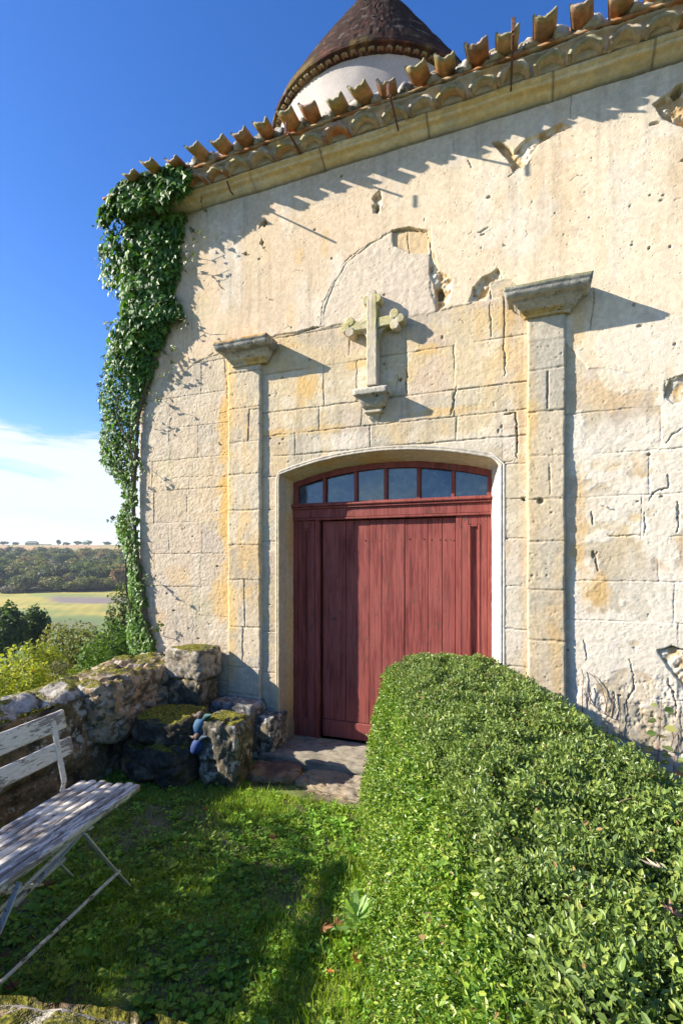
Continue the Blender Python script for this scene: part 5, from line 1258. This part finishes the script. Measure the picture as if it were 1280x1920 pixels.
for k in range(26):                                           # stems on the wall
    x0 = XL+rr.uniform(-.05, .35); pts = []; z0 = rr.uniform(.7, 1.2); z1 = rr.uniform(2.5, 4.7)
    for i in range(14):
        zz_ = z0+(z1-z0)*i/13; w_ = float(np.interp(zz_, zl, xb)); pts.append((min(x0+(fb2(np.array(zz_*1.3), np.array(k*2.3), k, 3)-.5)*.5, w_-.06), -.02-.03*rr.random(), zz_))
    tube(shoots, pts, .006*rr.uniform(.5, 1.2), 5, (.12, .09, .055), False)
shoots.build('stems', M_PLAIN, ivy)
# round seed heads standing out on the left
sph = MB(); berry = [(222, 518), (220, 558), (222, 588), (206, 606), (205, 628), (216, 655), (205, 668), (190, 705), (184, 722), (190, 788), (194, 812), (188, 830), (190, 850), (218, 870), (218, 882), (216, 894), (230, 925), (232, 948), (212, 970), (232, 995), (214, 745), (196, 690), (208, 664)]
for i, (px, py) in enumerate(berry):
    c = Vector(at_y(px, py, YI+rr.uniform(-.1, .2))); root = c+Vector((.10, .02, -.02)); tube(sph, [root, root.lerp(c, .5)+Vector((0, 0, .012)), c], [.002, .0018, .0015], 4, (.14, .14, .06), False)
    for j in range(22):
        d = Vector([rr.gauss(0, 1) for _ in range(3)]).normalized(); q_ = c+d*.016; r = .0045; tube(sph, [c, c+d*.014], .0008, 3, (.14, .14, .06), False); tube(sph, [q_-d*r, q_, q_+d*r], [.002, r, .002], 5, (.12, .13, .05))
sph.build('seed_heads', M_TREE, ivy)

# ================================================================== TREES AND SHRUBS BEYOND THE WALL
def crown(mb, c, r, n, size, cols, rs, lobes=7, tmpl=CARD, q=CARDQ, flat=.8, core=None):
    """leaves through an uneven crown of several lobes"""
    c = np.array(c, float); r = np.array(r, float)
    L0 = [(np.zeros(3), .72)]
    for i in range(lobes):
        d = rdir(rs, 1)[0]; d[2] = d[2]*flat; L0.append((d*rs.uniform(.35, .72), rs.uniform(.28, .5)))
    tot = sum(k[1]**2 for k in L0)
    for (o_, lr) in L0:
        m = max(8, int(n*lr**2/tot)); d = rdir(rs, m); rad_ = (.55+.5*rs.rand(m)**.5)*lr; p = o_+d*rad_[:, None]
        ncl = fb3(p*5+o_*9, 3, 3); p = p+d*((ncl-.5)*.35*lr)[:, None]
        P = c+p*r; cc = mix(np.broadcast_to(C3(*cols[0]), (m, 3)), C3(*cols[1]), np.clip(sst(.35, .65, ncl)*.7+rs.rand(m)*.5-.1, 0, 1)); 
        if len(cols) > 2: cc = mix(cc, C3(*cols[2]), (rs.rand(m) < .10)*.8)
        N_ = norm(d*1.5+rdir(rs, m)*.7); A_ = rdir(rs, m); A_[:, 2] -= .2
        scatter(mb, tmpl, q, P, A_, N_, size*rs.uniform(.6, 1.3, m), cc)
    return L0
def tree(name, label, px, f, top, wpx, cols, n, size, seed, trunk_h=None, group=None, cat='tree', hpx=None, lobes=7, tmpl=CARD, q=CARDQ, stems=1):
    rs_ = np.random.RandomState(seed); d = at_f(px, HORY, f); gx, gy = d[0], d[1]; gz = float(terr(np.array(gx), np.array(gy)))
    ztop = CZ+(HORY-top)/FPX*f; rw = wpx/FPX*f/2; h = ztop-gz; ch = h*(1-.18) if trunk_h is None else h-trunk_h
    ch = min(ch, hpx/FPX*f) if hpx else ch
    t = thing(name, label, cat, group=group); mb = MB(); cz_ = ztop-ch/2
    L0 = crown(mb, (gx, gy, cz_), (rw*1.12, rw*1.12, ch*.56), n, size, cols, rs_, lobes, tmpl, q); mb.build('crown', M_TREE, t)
    mb = MB(); rr_ = random.Random(seed); tr_ = max(.02, h*.022)
    for s in range(stems):
        ox, oy = rr_.gauss(0, .06)*rw*(stems > 1), rr_.gauss(0, .06)*rw*(stems > 1); top_ = Vector((gx+rr_.gauss(0, .1)*rw, gy, cz_))
        base = Vector((gx+ox, gy+oy, gz-.1)); tube(mb, [base, base.lerp(top_, .5)+Vector((rr_.gauss(0, .05)*rw, 0, 0)), top_], [tr_, tr_*.8, tr_*.5], 8, (.14, .11, .08), False)
        for o_, lr in L0[1:][:6 if stems == 1 else 3]:
            e = Vector((gx+o_[0]*rw, gy+o_[1]*rw, cz_+o_[2]*ch*.5)); tube(mb, [base.lerp(top_, .6), base.lerp(top_, .8).lerp(e, .4), e], [tr_*.55, tr_*.4, tr_*.12], 6, (.14, .11, .08), False)
    mb.build('trunk' if stems == 1 else 'branches', M_PLAIN, t); return t
GG = 'shrubs below the low wall'
OLV = [(.10, .11, .025), (.22, .21, .05), (.30, .25, .07)]; YG = [(.15, .19, .02), (.38, .38, .05), (.46, .42, .07)]; MG = [(.05, .10, .018), (.15, .24, .035)]; DG = [(.035, .065, .018), (.09, .14, .03)]
LT = LEAF*C3(1, 1.2, 1)
tree('shrub', 'yellow-green leafy shrub at the left edge beyond the low wall', 62, 10, 1184, 135, YG, 7500, .085, 1, group=GG, cat='shrub', lobes=10, tmpl=LT, q=LEAFQ, stems=5)
tree('shrub', 'olive-brown shrub, the widest and tallest beyond the low wall', 140, 17, 1146, 165, OLV, 7000, .11, 2, group=GG, cat='shrub', lobes=11, tmpl=LT, q=LEAFQ, stems=5)
tree('shrub', 'bright green shrub close to the ivy above the boulder', 176, 9.5, 1180, 80, MG, 4200, .07, 3, group=GG, cat='shrub', lobes=9, tmpl=LT, q=LEAFQ, stems=5)
tree('shrub', 'twiggy grey-green shrub in front of the olive-brown one', 118, 8.2, 1220, 75, [(.10, .095, .05), (.19, .18, .08)], 2600, .05, 4, group=GG, cat='shrub', lobes=9, tmpl=LT, q=LEAFQ, stems=8)
tree('shrub', 'low green shrub just over the mossy wall top', 70, 6.6, 1250, 95, YG, 3600, .05, 5, group=GG, cat='shrub', lobes=8, tmpl=LT, q=LEAFQ, stems=5)
tree('shrub', 'yellowing shrub at the foot of the ivy', 196, 6.7, 1226, 90, YG, 3000, .055, 6, group=GG, cat='shrub', lobes=8, tmpl=LT, q=LEAFQ, stems=5)
tree('shrub', 'straggly shrub low at the left edge touching the wall top', 8, 6.4, 1240, 95, YG, 2600, .05, 7, group=GG, cat='shrub', lobes=8, tmpl=LT, q=LEAFQ, stems=5)
tree('shrub', 'small pale green shrub between the left edge and the boulder', 132, 6.1, 1248, 85, [(.14, .19, .03), (.32, .36, .06)], 2400, .05, 8, group=GG, cat='shrub', lobes=8, tmpl=LT, q=LEAFQ, stems=5)
tree('bush', 'round dark green bush touching the ivy in front of the vineyard', 226, 30, 1078, 66, [(.05, .07, .022), (.12, .14, .04)], 3600, .17, 9, cat='bush', lobes=9)
tree('bush', 'dense green bush below the round one beside the ivy', 218, 13, 1140, 70, MG, 3800, .09, 10, cat='bush', lobes=9, tmpl=LT, q=LEAFQ)
tree('deciduous_tree', 'dark green tree at the left edge of the picture in the valley', 14, 62, 1128, 66, DG, 3600, .40, 11, group='valley trees', lobes=9)
tree('deciduous_tree', 'dark green round-topped tree right of the one at the edge, in the valley', 64, 66, 1124, 52, DG, 3200, .40, 12, group='valley trees', lobes=9)
tree('shrub', 'tall leafy shrub beyond the low wall, left of the bench and out of the picture', -640, 2.0, 900, 10, OLV, 10, .05, 40, group=GG, cat='shrub') if False else None
def shade_shrub(name, label, c, r, n, size, cols, seed):
    rs_ = np.random.RandomState(seed); t = thing(name, label, 'shrub', group=GG); mb = MB(); L0 = crown(mb, c, r, n, size, cols, rs_, 3, LT, LEAFQ); mb.build('crown', M_TREE, t); mb = MB(); g = float(terr(np.array(c[0]), np.array(c[1])))
    for o_, lr in L0: e = Vector((c[0]+o_[0]*r[0], c[1]+o_[1]*r[1], c[2]+o_[2]*r[2])); b_ = Vector((c[0]+o_[0]*.2, c[1]+o_[1]*.2, g-.1)); tube(mb, [b_, b_.lerp(e, .5)+Vector((.03, .02, 0)), e], [.02, .014, .005], 6, (.14, .11, .08), False)
    mb.build('branches', M_PLAIN, t)
shade_shrub('shrub', 'big loose shrub out of view beyond the low wall, added to shade the lawn', (-4.6, -4.05, 1.08), (1.0, 3.15, 1.34), 30000, .06, MG, 41)  # unseen shrub, added and sized to cast shade on the lawn
# small red-leaved sprays
rs_ = np.random.RandomState(4); 
for (px, py, f, lb) in ((60, 1262, 7.0, 'small bright red autumn spray among the shrubs'),):
    c = np.array(at_f(px, py, f)); m = 60; g_ = float(terr(c[0], c[1])); t = thing('red_leaved_sapling', lb, 'plant'); mb = MB()
    scatter(mb, LT, LEAFQ, c+rs_.normal(size=(m, 3))*C3(.022, .022, .04), rdir(rs_, m), rdir(rs_, m), rs_.uniform(.02, .035, m), np.tile(C3(.42, .07, .04), (m, 1))); mb.build('leaves', M_TREE, t)
    mb = MB(); tube(mb, [(c[0], c[1], g_-.05), (c[0]+.05, c[1], (g_+c[2])/2), tuple(c)], [.012, .01, .005], 5, (.15, .10, .07), False); mb.build('stem', M_PLAIN, t)
# wood on the far slope (one mass) and the trees one can tell apart along its edge
wd = MB(); core = MB(); rs_ = np.random.RandomState(23); cnt = 0
WC = [((.07, .085, .018), (.17, .17, .035)), ((.035, .055, .016), (.09, .12, .03)), ((.15, .10, .03), (.27, .18, .05)), ((.12, .11, .03), (.22, .19, .05)), ((.04, .05, .02), (.09, .10, .035))]
gb = np.linspace(0, 2*np.pi, 11)[:-1]
for k in range(400):
    f = 325+rs_.rand()**1.15*265; lat = rs_.uniform(-.74, -.36); l = lat*f; gx, gy = -cS*f+cC*l, CY+cC*f+cS*l; gz = float(terr(np.array(gx), np.array(gy)))
    h = rs_.uniform(8, 14)*(1 if f > 345 else .65); w = rs_.uniform(5.0, 9.5); a = WC[rs_.choice(5, p=[.36, .26, .12, .14, .12])]; c = (gx, gy, gz+h*.58)
    V = []; 
    m = int(420*(450/f)); d = rdir(rs_, m); d[:, 2] = np.abs(d[:, 2])*1.0-.25*(rs_.rand(m) < .4); p = d*(.86+.2*rs_.rand(m))[:, None]; ncl = fb3(p*3+k*1.7, 3, 3); p *= (1+(ncl-.5)*.5)[:, None]
    P = np.array(c)+p*C3(w, w, h*.46); cc = mix(np.broadcast_to(C3(*a[0]), (m, 3)), C3(*a[1]), np.clip(sst(.35, .65, ncl)*.8+rs_.rand(m)*.3, 0, 1))
    scatter(wd, CARD, CARDQ, P, rdir(rs_, m), norm(d*1.6+rdir(rs_, m)*.5), rs_.uniform(.7, 1.9, m), cc)
    t1, t2 = np.meshgrid(np.linspace(-1.3, 1.5, 7), gb, indexing='ij'); Vc = np.stack([np.cos(t1)*np.cos(t2)*w*.86, np.cos(t1)*np.sin(t2)*w*.86, np.sin(t1)*h*.42], -1)+np.array(c); core_c = C3(*a[0])
    wd.add(Vc.reshape(-1, 3), grid_quads(7, 10, wrap_v=True), None, core_c)
o = wd.build('woodland', M_TREE, None); tag(o, kind='stuff')
EG = 'trees along the edge of the far wood'
for i, (px, f, top, w_, cols, lb) in enumerate([
        (46, 318, 1076, 36, [(.08, .09, .028), (.15, .15, .05)], 'olive-green tree at the foot of the far wood, nearest the left edge'),
        (108, 322, 1090, 22, [(.09, .11, .035), (.16, .17, .05)], 'small light green tree at the foot of the far wood'),
        (132, 330, 1078, 26, [(.12, .085, .06), (.18, .13, .09)], 'brownish tree at the foot of the far wood, right of the small light green one'),
        (222, 330, 1064, 30, [(.18, .105, .045), (.26, .16, .07)], 'rusty orange tree at the edge of the far wood beside the ivy'),
        (100, 380, 1048, 22, [(.15, .12, .10), (.22, .18, .15)], 'pale bare tree standing in the middle of the far wood'),
        (20, 318, 1100, 38, [(.16, .13, .11), (.22, .19, .16)], 'greyish leafless shrub at the foot of the far wood by the left edge')]):
    tree('wood_edge_tree', lb, px, f, top, w_, cols, 900, 1.6, 60+i, group=EG, lobes=6)
SKG = 'trees on the skyline'
for i, (px, f, top, w_, lb) in enumerate([(8, 960, 1015, 17, 'small tree on the skyline at the left edge'), (30, 960, 1016, 12, 'small tree on the skyline left of the farmhouse'), (110, 960, 1011, 11, 'pointed tree on the skyline right of the farmhouse'), (124, 965, 1016, 14, 'low tree on the skyline just right of the pointed one'),
        (148, 960, 1014, 17, 'left tree of the rounded pair on the skyline'), (165, 958, 1012, 18, 'taller right tree of the rounded pair on the skyline'), (202, 962, 1015, 18, 'small skyline tree nearest the ivy')]):
    tree('skyline_tree', lb, px, f, top, w_, [(.04, .05, .03), (.09, .10, .05)], 260, 2.0, 80+i, trunk_h=.0, group=SKG, lobes=4)
# farmhouse on the ridge
fh = thing('farmhouse', 'long low farmhouse with a green-grey roof on the ridge', 'farmhouse'); g0 = at_f(60, HORY, 950); gz = float(terr(np.array(g0[0]), np.array(g0[1])))
Mf = Matrix.Translation((g0[0], g0[1], gz)) @ Matrix.Rotation(YAW, 4, 'Z')
mb = MB(); box(mb, (-11, -4, -2), (11, 4, 4.2), (.36, .33, .27), 0, Mf); box(mb, (11.05, -2, -2), (36, 3, 1.6), (.15, .12, .10), 0, Mf); mb.build('house_wall', M_PLAIN, fh)
mb = MB(); V = [(-12, -5, 4), (12, -5, 4), (12, 5, 4), (-12, 5, 4), (-7, 0, 8.2), (7, 0, 8.2)]; V = [tuple(Mf @ Vector(v)) for v in V]; mb.add(V, [[0, 1, 5, 4], [2, 3, 4, 5]], [[1, 2, 5], [3, 0, 4]], (.17, .19, .15)); mb.build('house_roof', M_PLAIN, fh)
mb = MB(); 
for k in range(2): box(mb, (-7+k*9, -4.08, .5), (-5+k*9, -4.01, 2.6), (.06, .06, .06), 0, Mf)
mb.build('window', M_PLAIN, fh)

# ================================================================== SMALL PLANTS AND FALLEN LEAVES
def sapling(px, py0, top, y, label, seed, n=16, sz=.06, cols=((.13, .22, .05), (.34, .20, .10))):
    rr_ = random.Random(seed); rs_ = np.random.RandomState(seed); b = Vector(at_y(px, py0, y)); b.z = 0; a = Vector(at_y(px+4, top, y)); t = thing('seedling', label, 'plant'); mb = MB(); m_ = b.lerp(a, .5)+Vector((-.015, 0, 0))
    tube(mb, [b, m_, a], [.004, .0035, .0015], 6, (.20, .09, .07), False); Ps, As, Ns, Ss, Cs = [], [], [], [], []
    for i in range(n):
        f = .2+.8*i/n; p = b.lerp(m_, f*2) if f < .5 else m_.lerp(a, f*2-1); an = i*2.4; d = Vector((math.cos(an), math.sin(an)*.6, -.25+rr_.random()*.3)).normalized(); e = p+d*.02
        tube(mb, [p, e], .001, 4, (.20, .12, .07), False); Ps.append(e); As.append(d); Ns.append((rr_.gauss(0, .3), -.7, .8)); Ss.append(sz*rr_.uniform(.6, 1.1)*(1.1-.4*f)); Cs.append(C3(*cols[0])*(1-f*rr_.random())+C3(*cols[1])*f*rr_.random())
    mb.build('stem', M_PLAIN, t); mb = MB(); scatter(mb, LEAF*C3(1, 1.5, 1.5), LEAFQ, np.array(Ps), np.array(As), np.array(Ns), np.array(Ss), np.array(Cs)); mb.build('leaves', M_IVY, t)
sapling(1236, 1440, 1312, -.22, 'seedling with reddish green leaves against the wall right of the hedge', 3, 18, .085)
sapling(1262, 1440, 1400, -.28, 'low seedling at the right edge beside the taller reddish one', 6, 12, .09)
sapling(1136, 1400, 1352, -.14, 'small leafy weed in the shade between hedge and wall', 4, 10, .07, ((.09, .16, .03), (.12, .16, .04)))
# dead creeper stems clinging low on the wall
dc = thing('dead_creeper', 'dry bare creeper stems clinging to the wall above the hedge shadow', 'climbing plant'); mb = MB()
for pl in ([(1092, 1340), (1091, 1300), (1094, 1270), (1090, 1255)], [(1094, 1300), (1106, 1318), (1130, 1338), (1145, 1345)], [(1105, 1320), (1108, 1300), (1104, 1285)], [(1134, 1340), (1136, 1320), (1128, 1290), (1114, 1270), (1104, 1262)], [(1136, 1335), (1139, 1305), (1137, 1290)], [(1146, 1345), (1149, 1320), (1148, 1300)], [(1160, 1390), (1162, 1345), (1163, 1310)], [(1255, 1410), (1262, 1385), (1270, 1375)], [(1262, 1385), (1260, 1372)], [(1270, 1410), (1276, 1380), (1272, 1365)]):
    tube(mb, [at_y(a, b, -.018) for a, b in pl], [.0035]+[.0025]*(len(pl)-1), 5, (.13, .09, .06), False)
mb.build('stems', M_PLAIN, dc)
# serrated weed at the foot of the hedge
b = Vector(at_z(668, 1745, .02)); wt = thing('wild_rosette', 'pale green tufted weed with toothed leaves at the foot of the hedge', 'plant'); rs_ = np.random.RandomState(8); n = 30
an = np.arange(n)*2.4; el = rs_.uniform(.25, 1.8, n); A = norm(np.stack([np.cos(an), np.sin(an), el], -1)); P = np.array(b)+A*C3(.01, .01, .02)+np.c_[np.zeros((n, 2)), rs_.rand(n)*.05]
SER = [[0, 0, 0]]; 
for k in range(1, 7): SER += [[k/7, .08*math.sin(k/7*3)+.035*(k % 2)+.008, .03*math.sin(k)]]
SER += [[1, 0, -.12]]
for k in range(6, 0, -1): SER += [[k/7, -(.08*math.sin(k/7*3)+.035*(k % 2)+.008), .03*math.sin(k)]]
SER = np.array(SER); SQ = [[0, 1, 13, 0]]; SQ = [[k, k+1, 13-k, 14-k] for k in range(1, 6)] + [[0, 1, 13, 13]]; SQ = [[k, k+1, 13-k, 14-k] for k in range(1, 7)]
SQ[-1] = [6, 7, 7, 8]; SQ = SQ[:-1]+[[6, 7, 8, 8]]
SQ = [q_ for q_ in SQ if len(set(q_)) == 4]; ST = [[0, 1, 13], [6, 7, 8]]
mb = MB(); sz_ = rs_.uniform(.08, .13, n); cc = mix(np.broadcast_to(C3(.20, .34, .09), (n, 3)), C3(.34, .46, .16), rs_.rand(n)); NN = norm(np.stack([-np.cos(an), -np.sin(an), .8+0*an], -1))
scatter(mb, SER, SQ, P, A, NN, sz_, cc); scatter(mb, SER, ST, P, A, NN, sz_, cc); mb.build('leaves', M_GRASS, wt); mb = MB(); tube(mb, [tuple(b-Vector((0, 0, .03))), tuple(b+Vector((0, 0, .06)))], .004, 6, (.15, .2, .06), False); mb.build('stem', M_PLAIN, wt)
# fallen plane leaves, each its own
PL_ = []
for k in range(5):
    a = (k-2)*.62; rr_ = (1.0, .82, .62)[abs(k-2)]; PL_ += [(a-.22, rr_*.45), (a-.09, rr_*.72), (a, rr_), (a+.09, rr_*.72)]
PL_ += [(1.75, .3)]
base_v = [(0, 0, 0)]+[(r*math.cos(a), r*math.sin(a), 0) for a, r in PL_]+[(r*math.cos(-1.75)*.3/.3*1, r*math.sin(-1.75), 0) for a, r in PL_[-1:]]
def dead_leaf(px, py, z, size, label, seed, col, tilt=(.3, .2)):
    rr_ = random.Random(seed); p = Vector(at_z(px, py, z)); M = Matrix.Translation(p) @ Matrix.Rotation(rr_.uniform(0, 6.28), 4, 'Z') @ Matrix.Rotation(tilt[0], 4, 'X') @ Matrix.Rotation(tilt[1], 4, 'Y'); V = []; k1 = rr_.uniform(.6, 1.6)
    for v in base_v:
        r = math.hypot(v[0], v[1]); V.append(tuple(M @ (Vector((v[0], v[1], r*r*.35*k1+.1*math.sin(v[1]*9+seed)*r))*size)))
    n = len(V); T = [[0, i, i+1] for i in range(1, n-1)]
    C = np.array([C3(*col)*rr_.uniform(.7, 1.25) for _ in V]); o = mesh('dead_leaf', V, None, T, M_DEAD, None, False, C); sol = Matrix
    tag(o, label, 'dead leaf', 'fallen leaves'); return o
BR = (.34, .14, .06)
dead_leaf(507, 1571, .05, .045, 'curled reddish-brown leaf on the sunny grass before the slab', 1, (.30, .13, .06), (.5, .3))
dead_leaf(605, 1738, .03, .062, 'broad brown leaf on the bare earth left of the toothed weed', 2, (.28, .13, .06), (.1, .1))
dead_leaf(632, 1733, .035, .045, 'smaller brown leaf touching the broad one beside the toothed weed', 3, (.24, .11, .05), (.2, -.2))
dead_leaf(664, 1802, .05, .060, 'upright orange-brown leaf below the toothed weed', 4, (.44, .20, .08), (.9, .3))
dead_leaf(624, 1822, .03, .035, 'small bright orange leaf at the bottom of the sunny strip', 5, (.55, .19, .05), (.3, .1))
dead_leaf(1272, 1447, .30, .11, 'large pinkish brown leaf at the right edge behind the hedge', 6, (.38, .19, .13), (.3, .3))
dead_leaf(384, 1520, .04, .05, 'dull brown leaf in the shaded grass below the stump', 7, (.20, .08, .04), (.3, .2))
dead_leaf(480, 1622, .03, .04, 'narrow brown leaf at the edge of the shade', 8, (.22, .10, .05), (.2, .5))
dead_leaf(28, 1852, .03, .06, 'dark red leaf in the shade just above the near wall', 9, (.15, .07, .04), (.2, .2))
dead_leaf(15, 1790, .03, .055, 'dark brown leaf at the left edge below the bench', 10, (.13, .065, .04), (.1, .3))
dead_leaf(90, 1660, .03, .06, 'reddish leaf in the shade under the bench slats', 11, (.16, .07, .045), (.2, .1))
dead_leaf(1240, 1628, .985, .04, 'pale dry leaf lying on the hedge top near the right edge', 12, (.50, .40, .30), (.3, .2))
dead_leaf(1262, 1715, .985, .035, 'pink-brown leaf caught in the hedge at the right edge', 13, (.42, .22, .15), (.4, .2))

# ================================================================== AIR OVER THE VALLEY
mb = MB(); box(mb, (-3300, -3300, -45), (3300, 3300, 64)); hz_o = mb.build('haze', None, None); tag(hz_o, kind='stuff')
hm = bpy.data.materials.new('valley_air'); hm.use_nodes = True; t = hm.node_tree; t.nodes.clear(); o = t.nodes.new('ShaderNodeOutputMaterial'); v = t.nodes.new('ShaderNodeVolumePrincipled')
v.inputs['Color'].default_value = (.80, .88, 1, 1); v.inputs['Density'].default_value = .00016; v.inputs['Anisotropy'].default_value = .2; t.links.new(v.outputs[0], o.inputs['Volume']); hz_o.data.materials.append(hm)
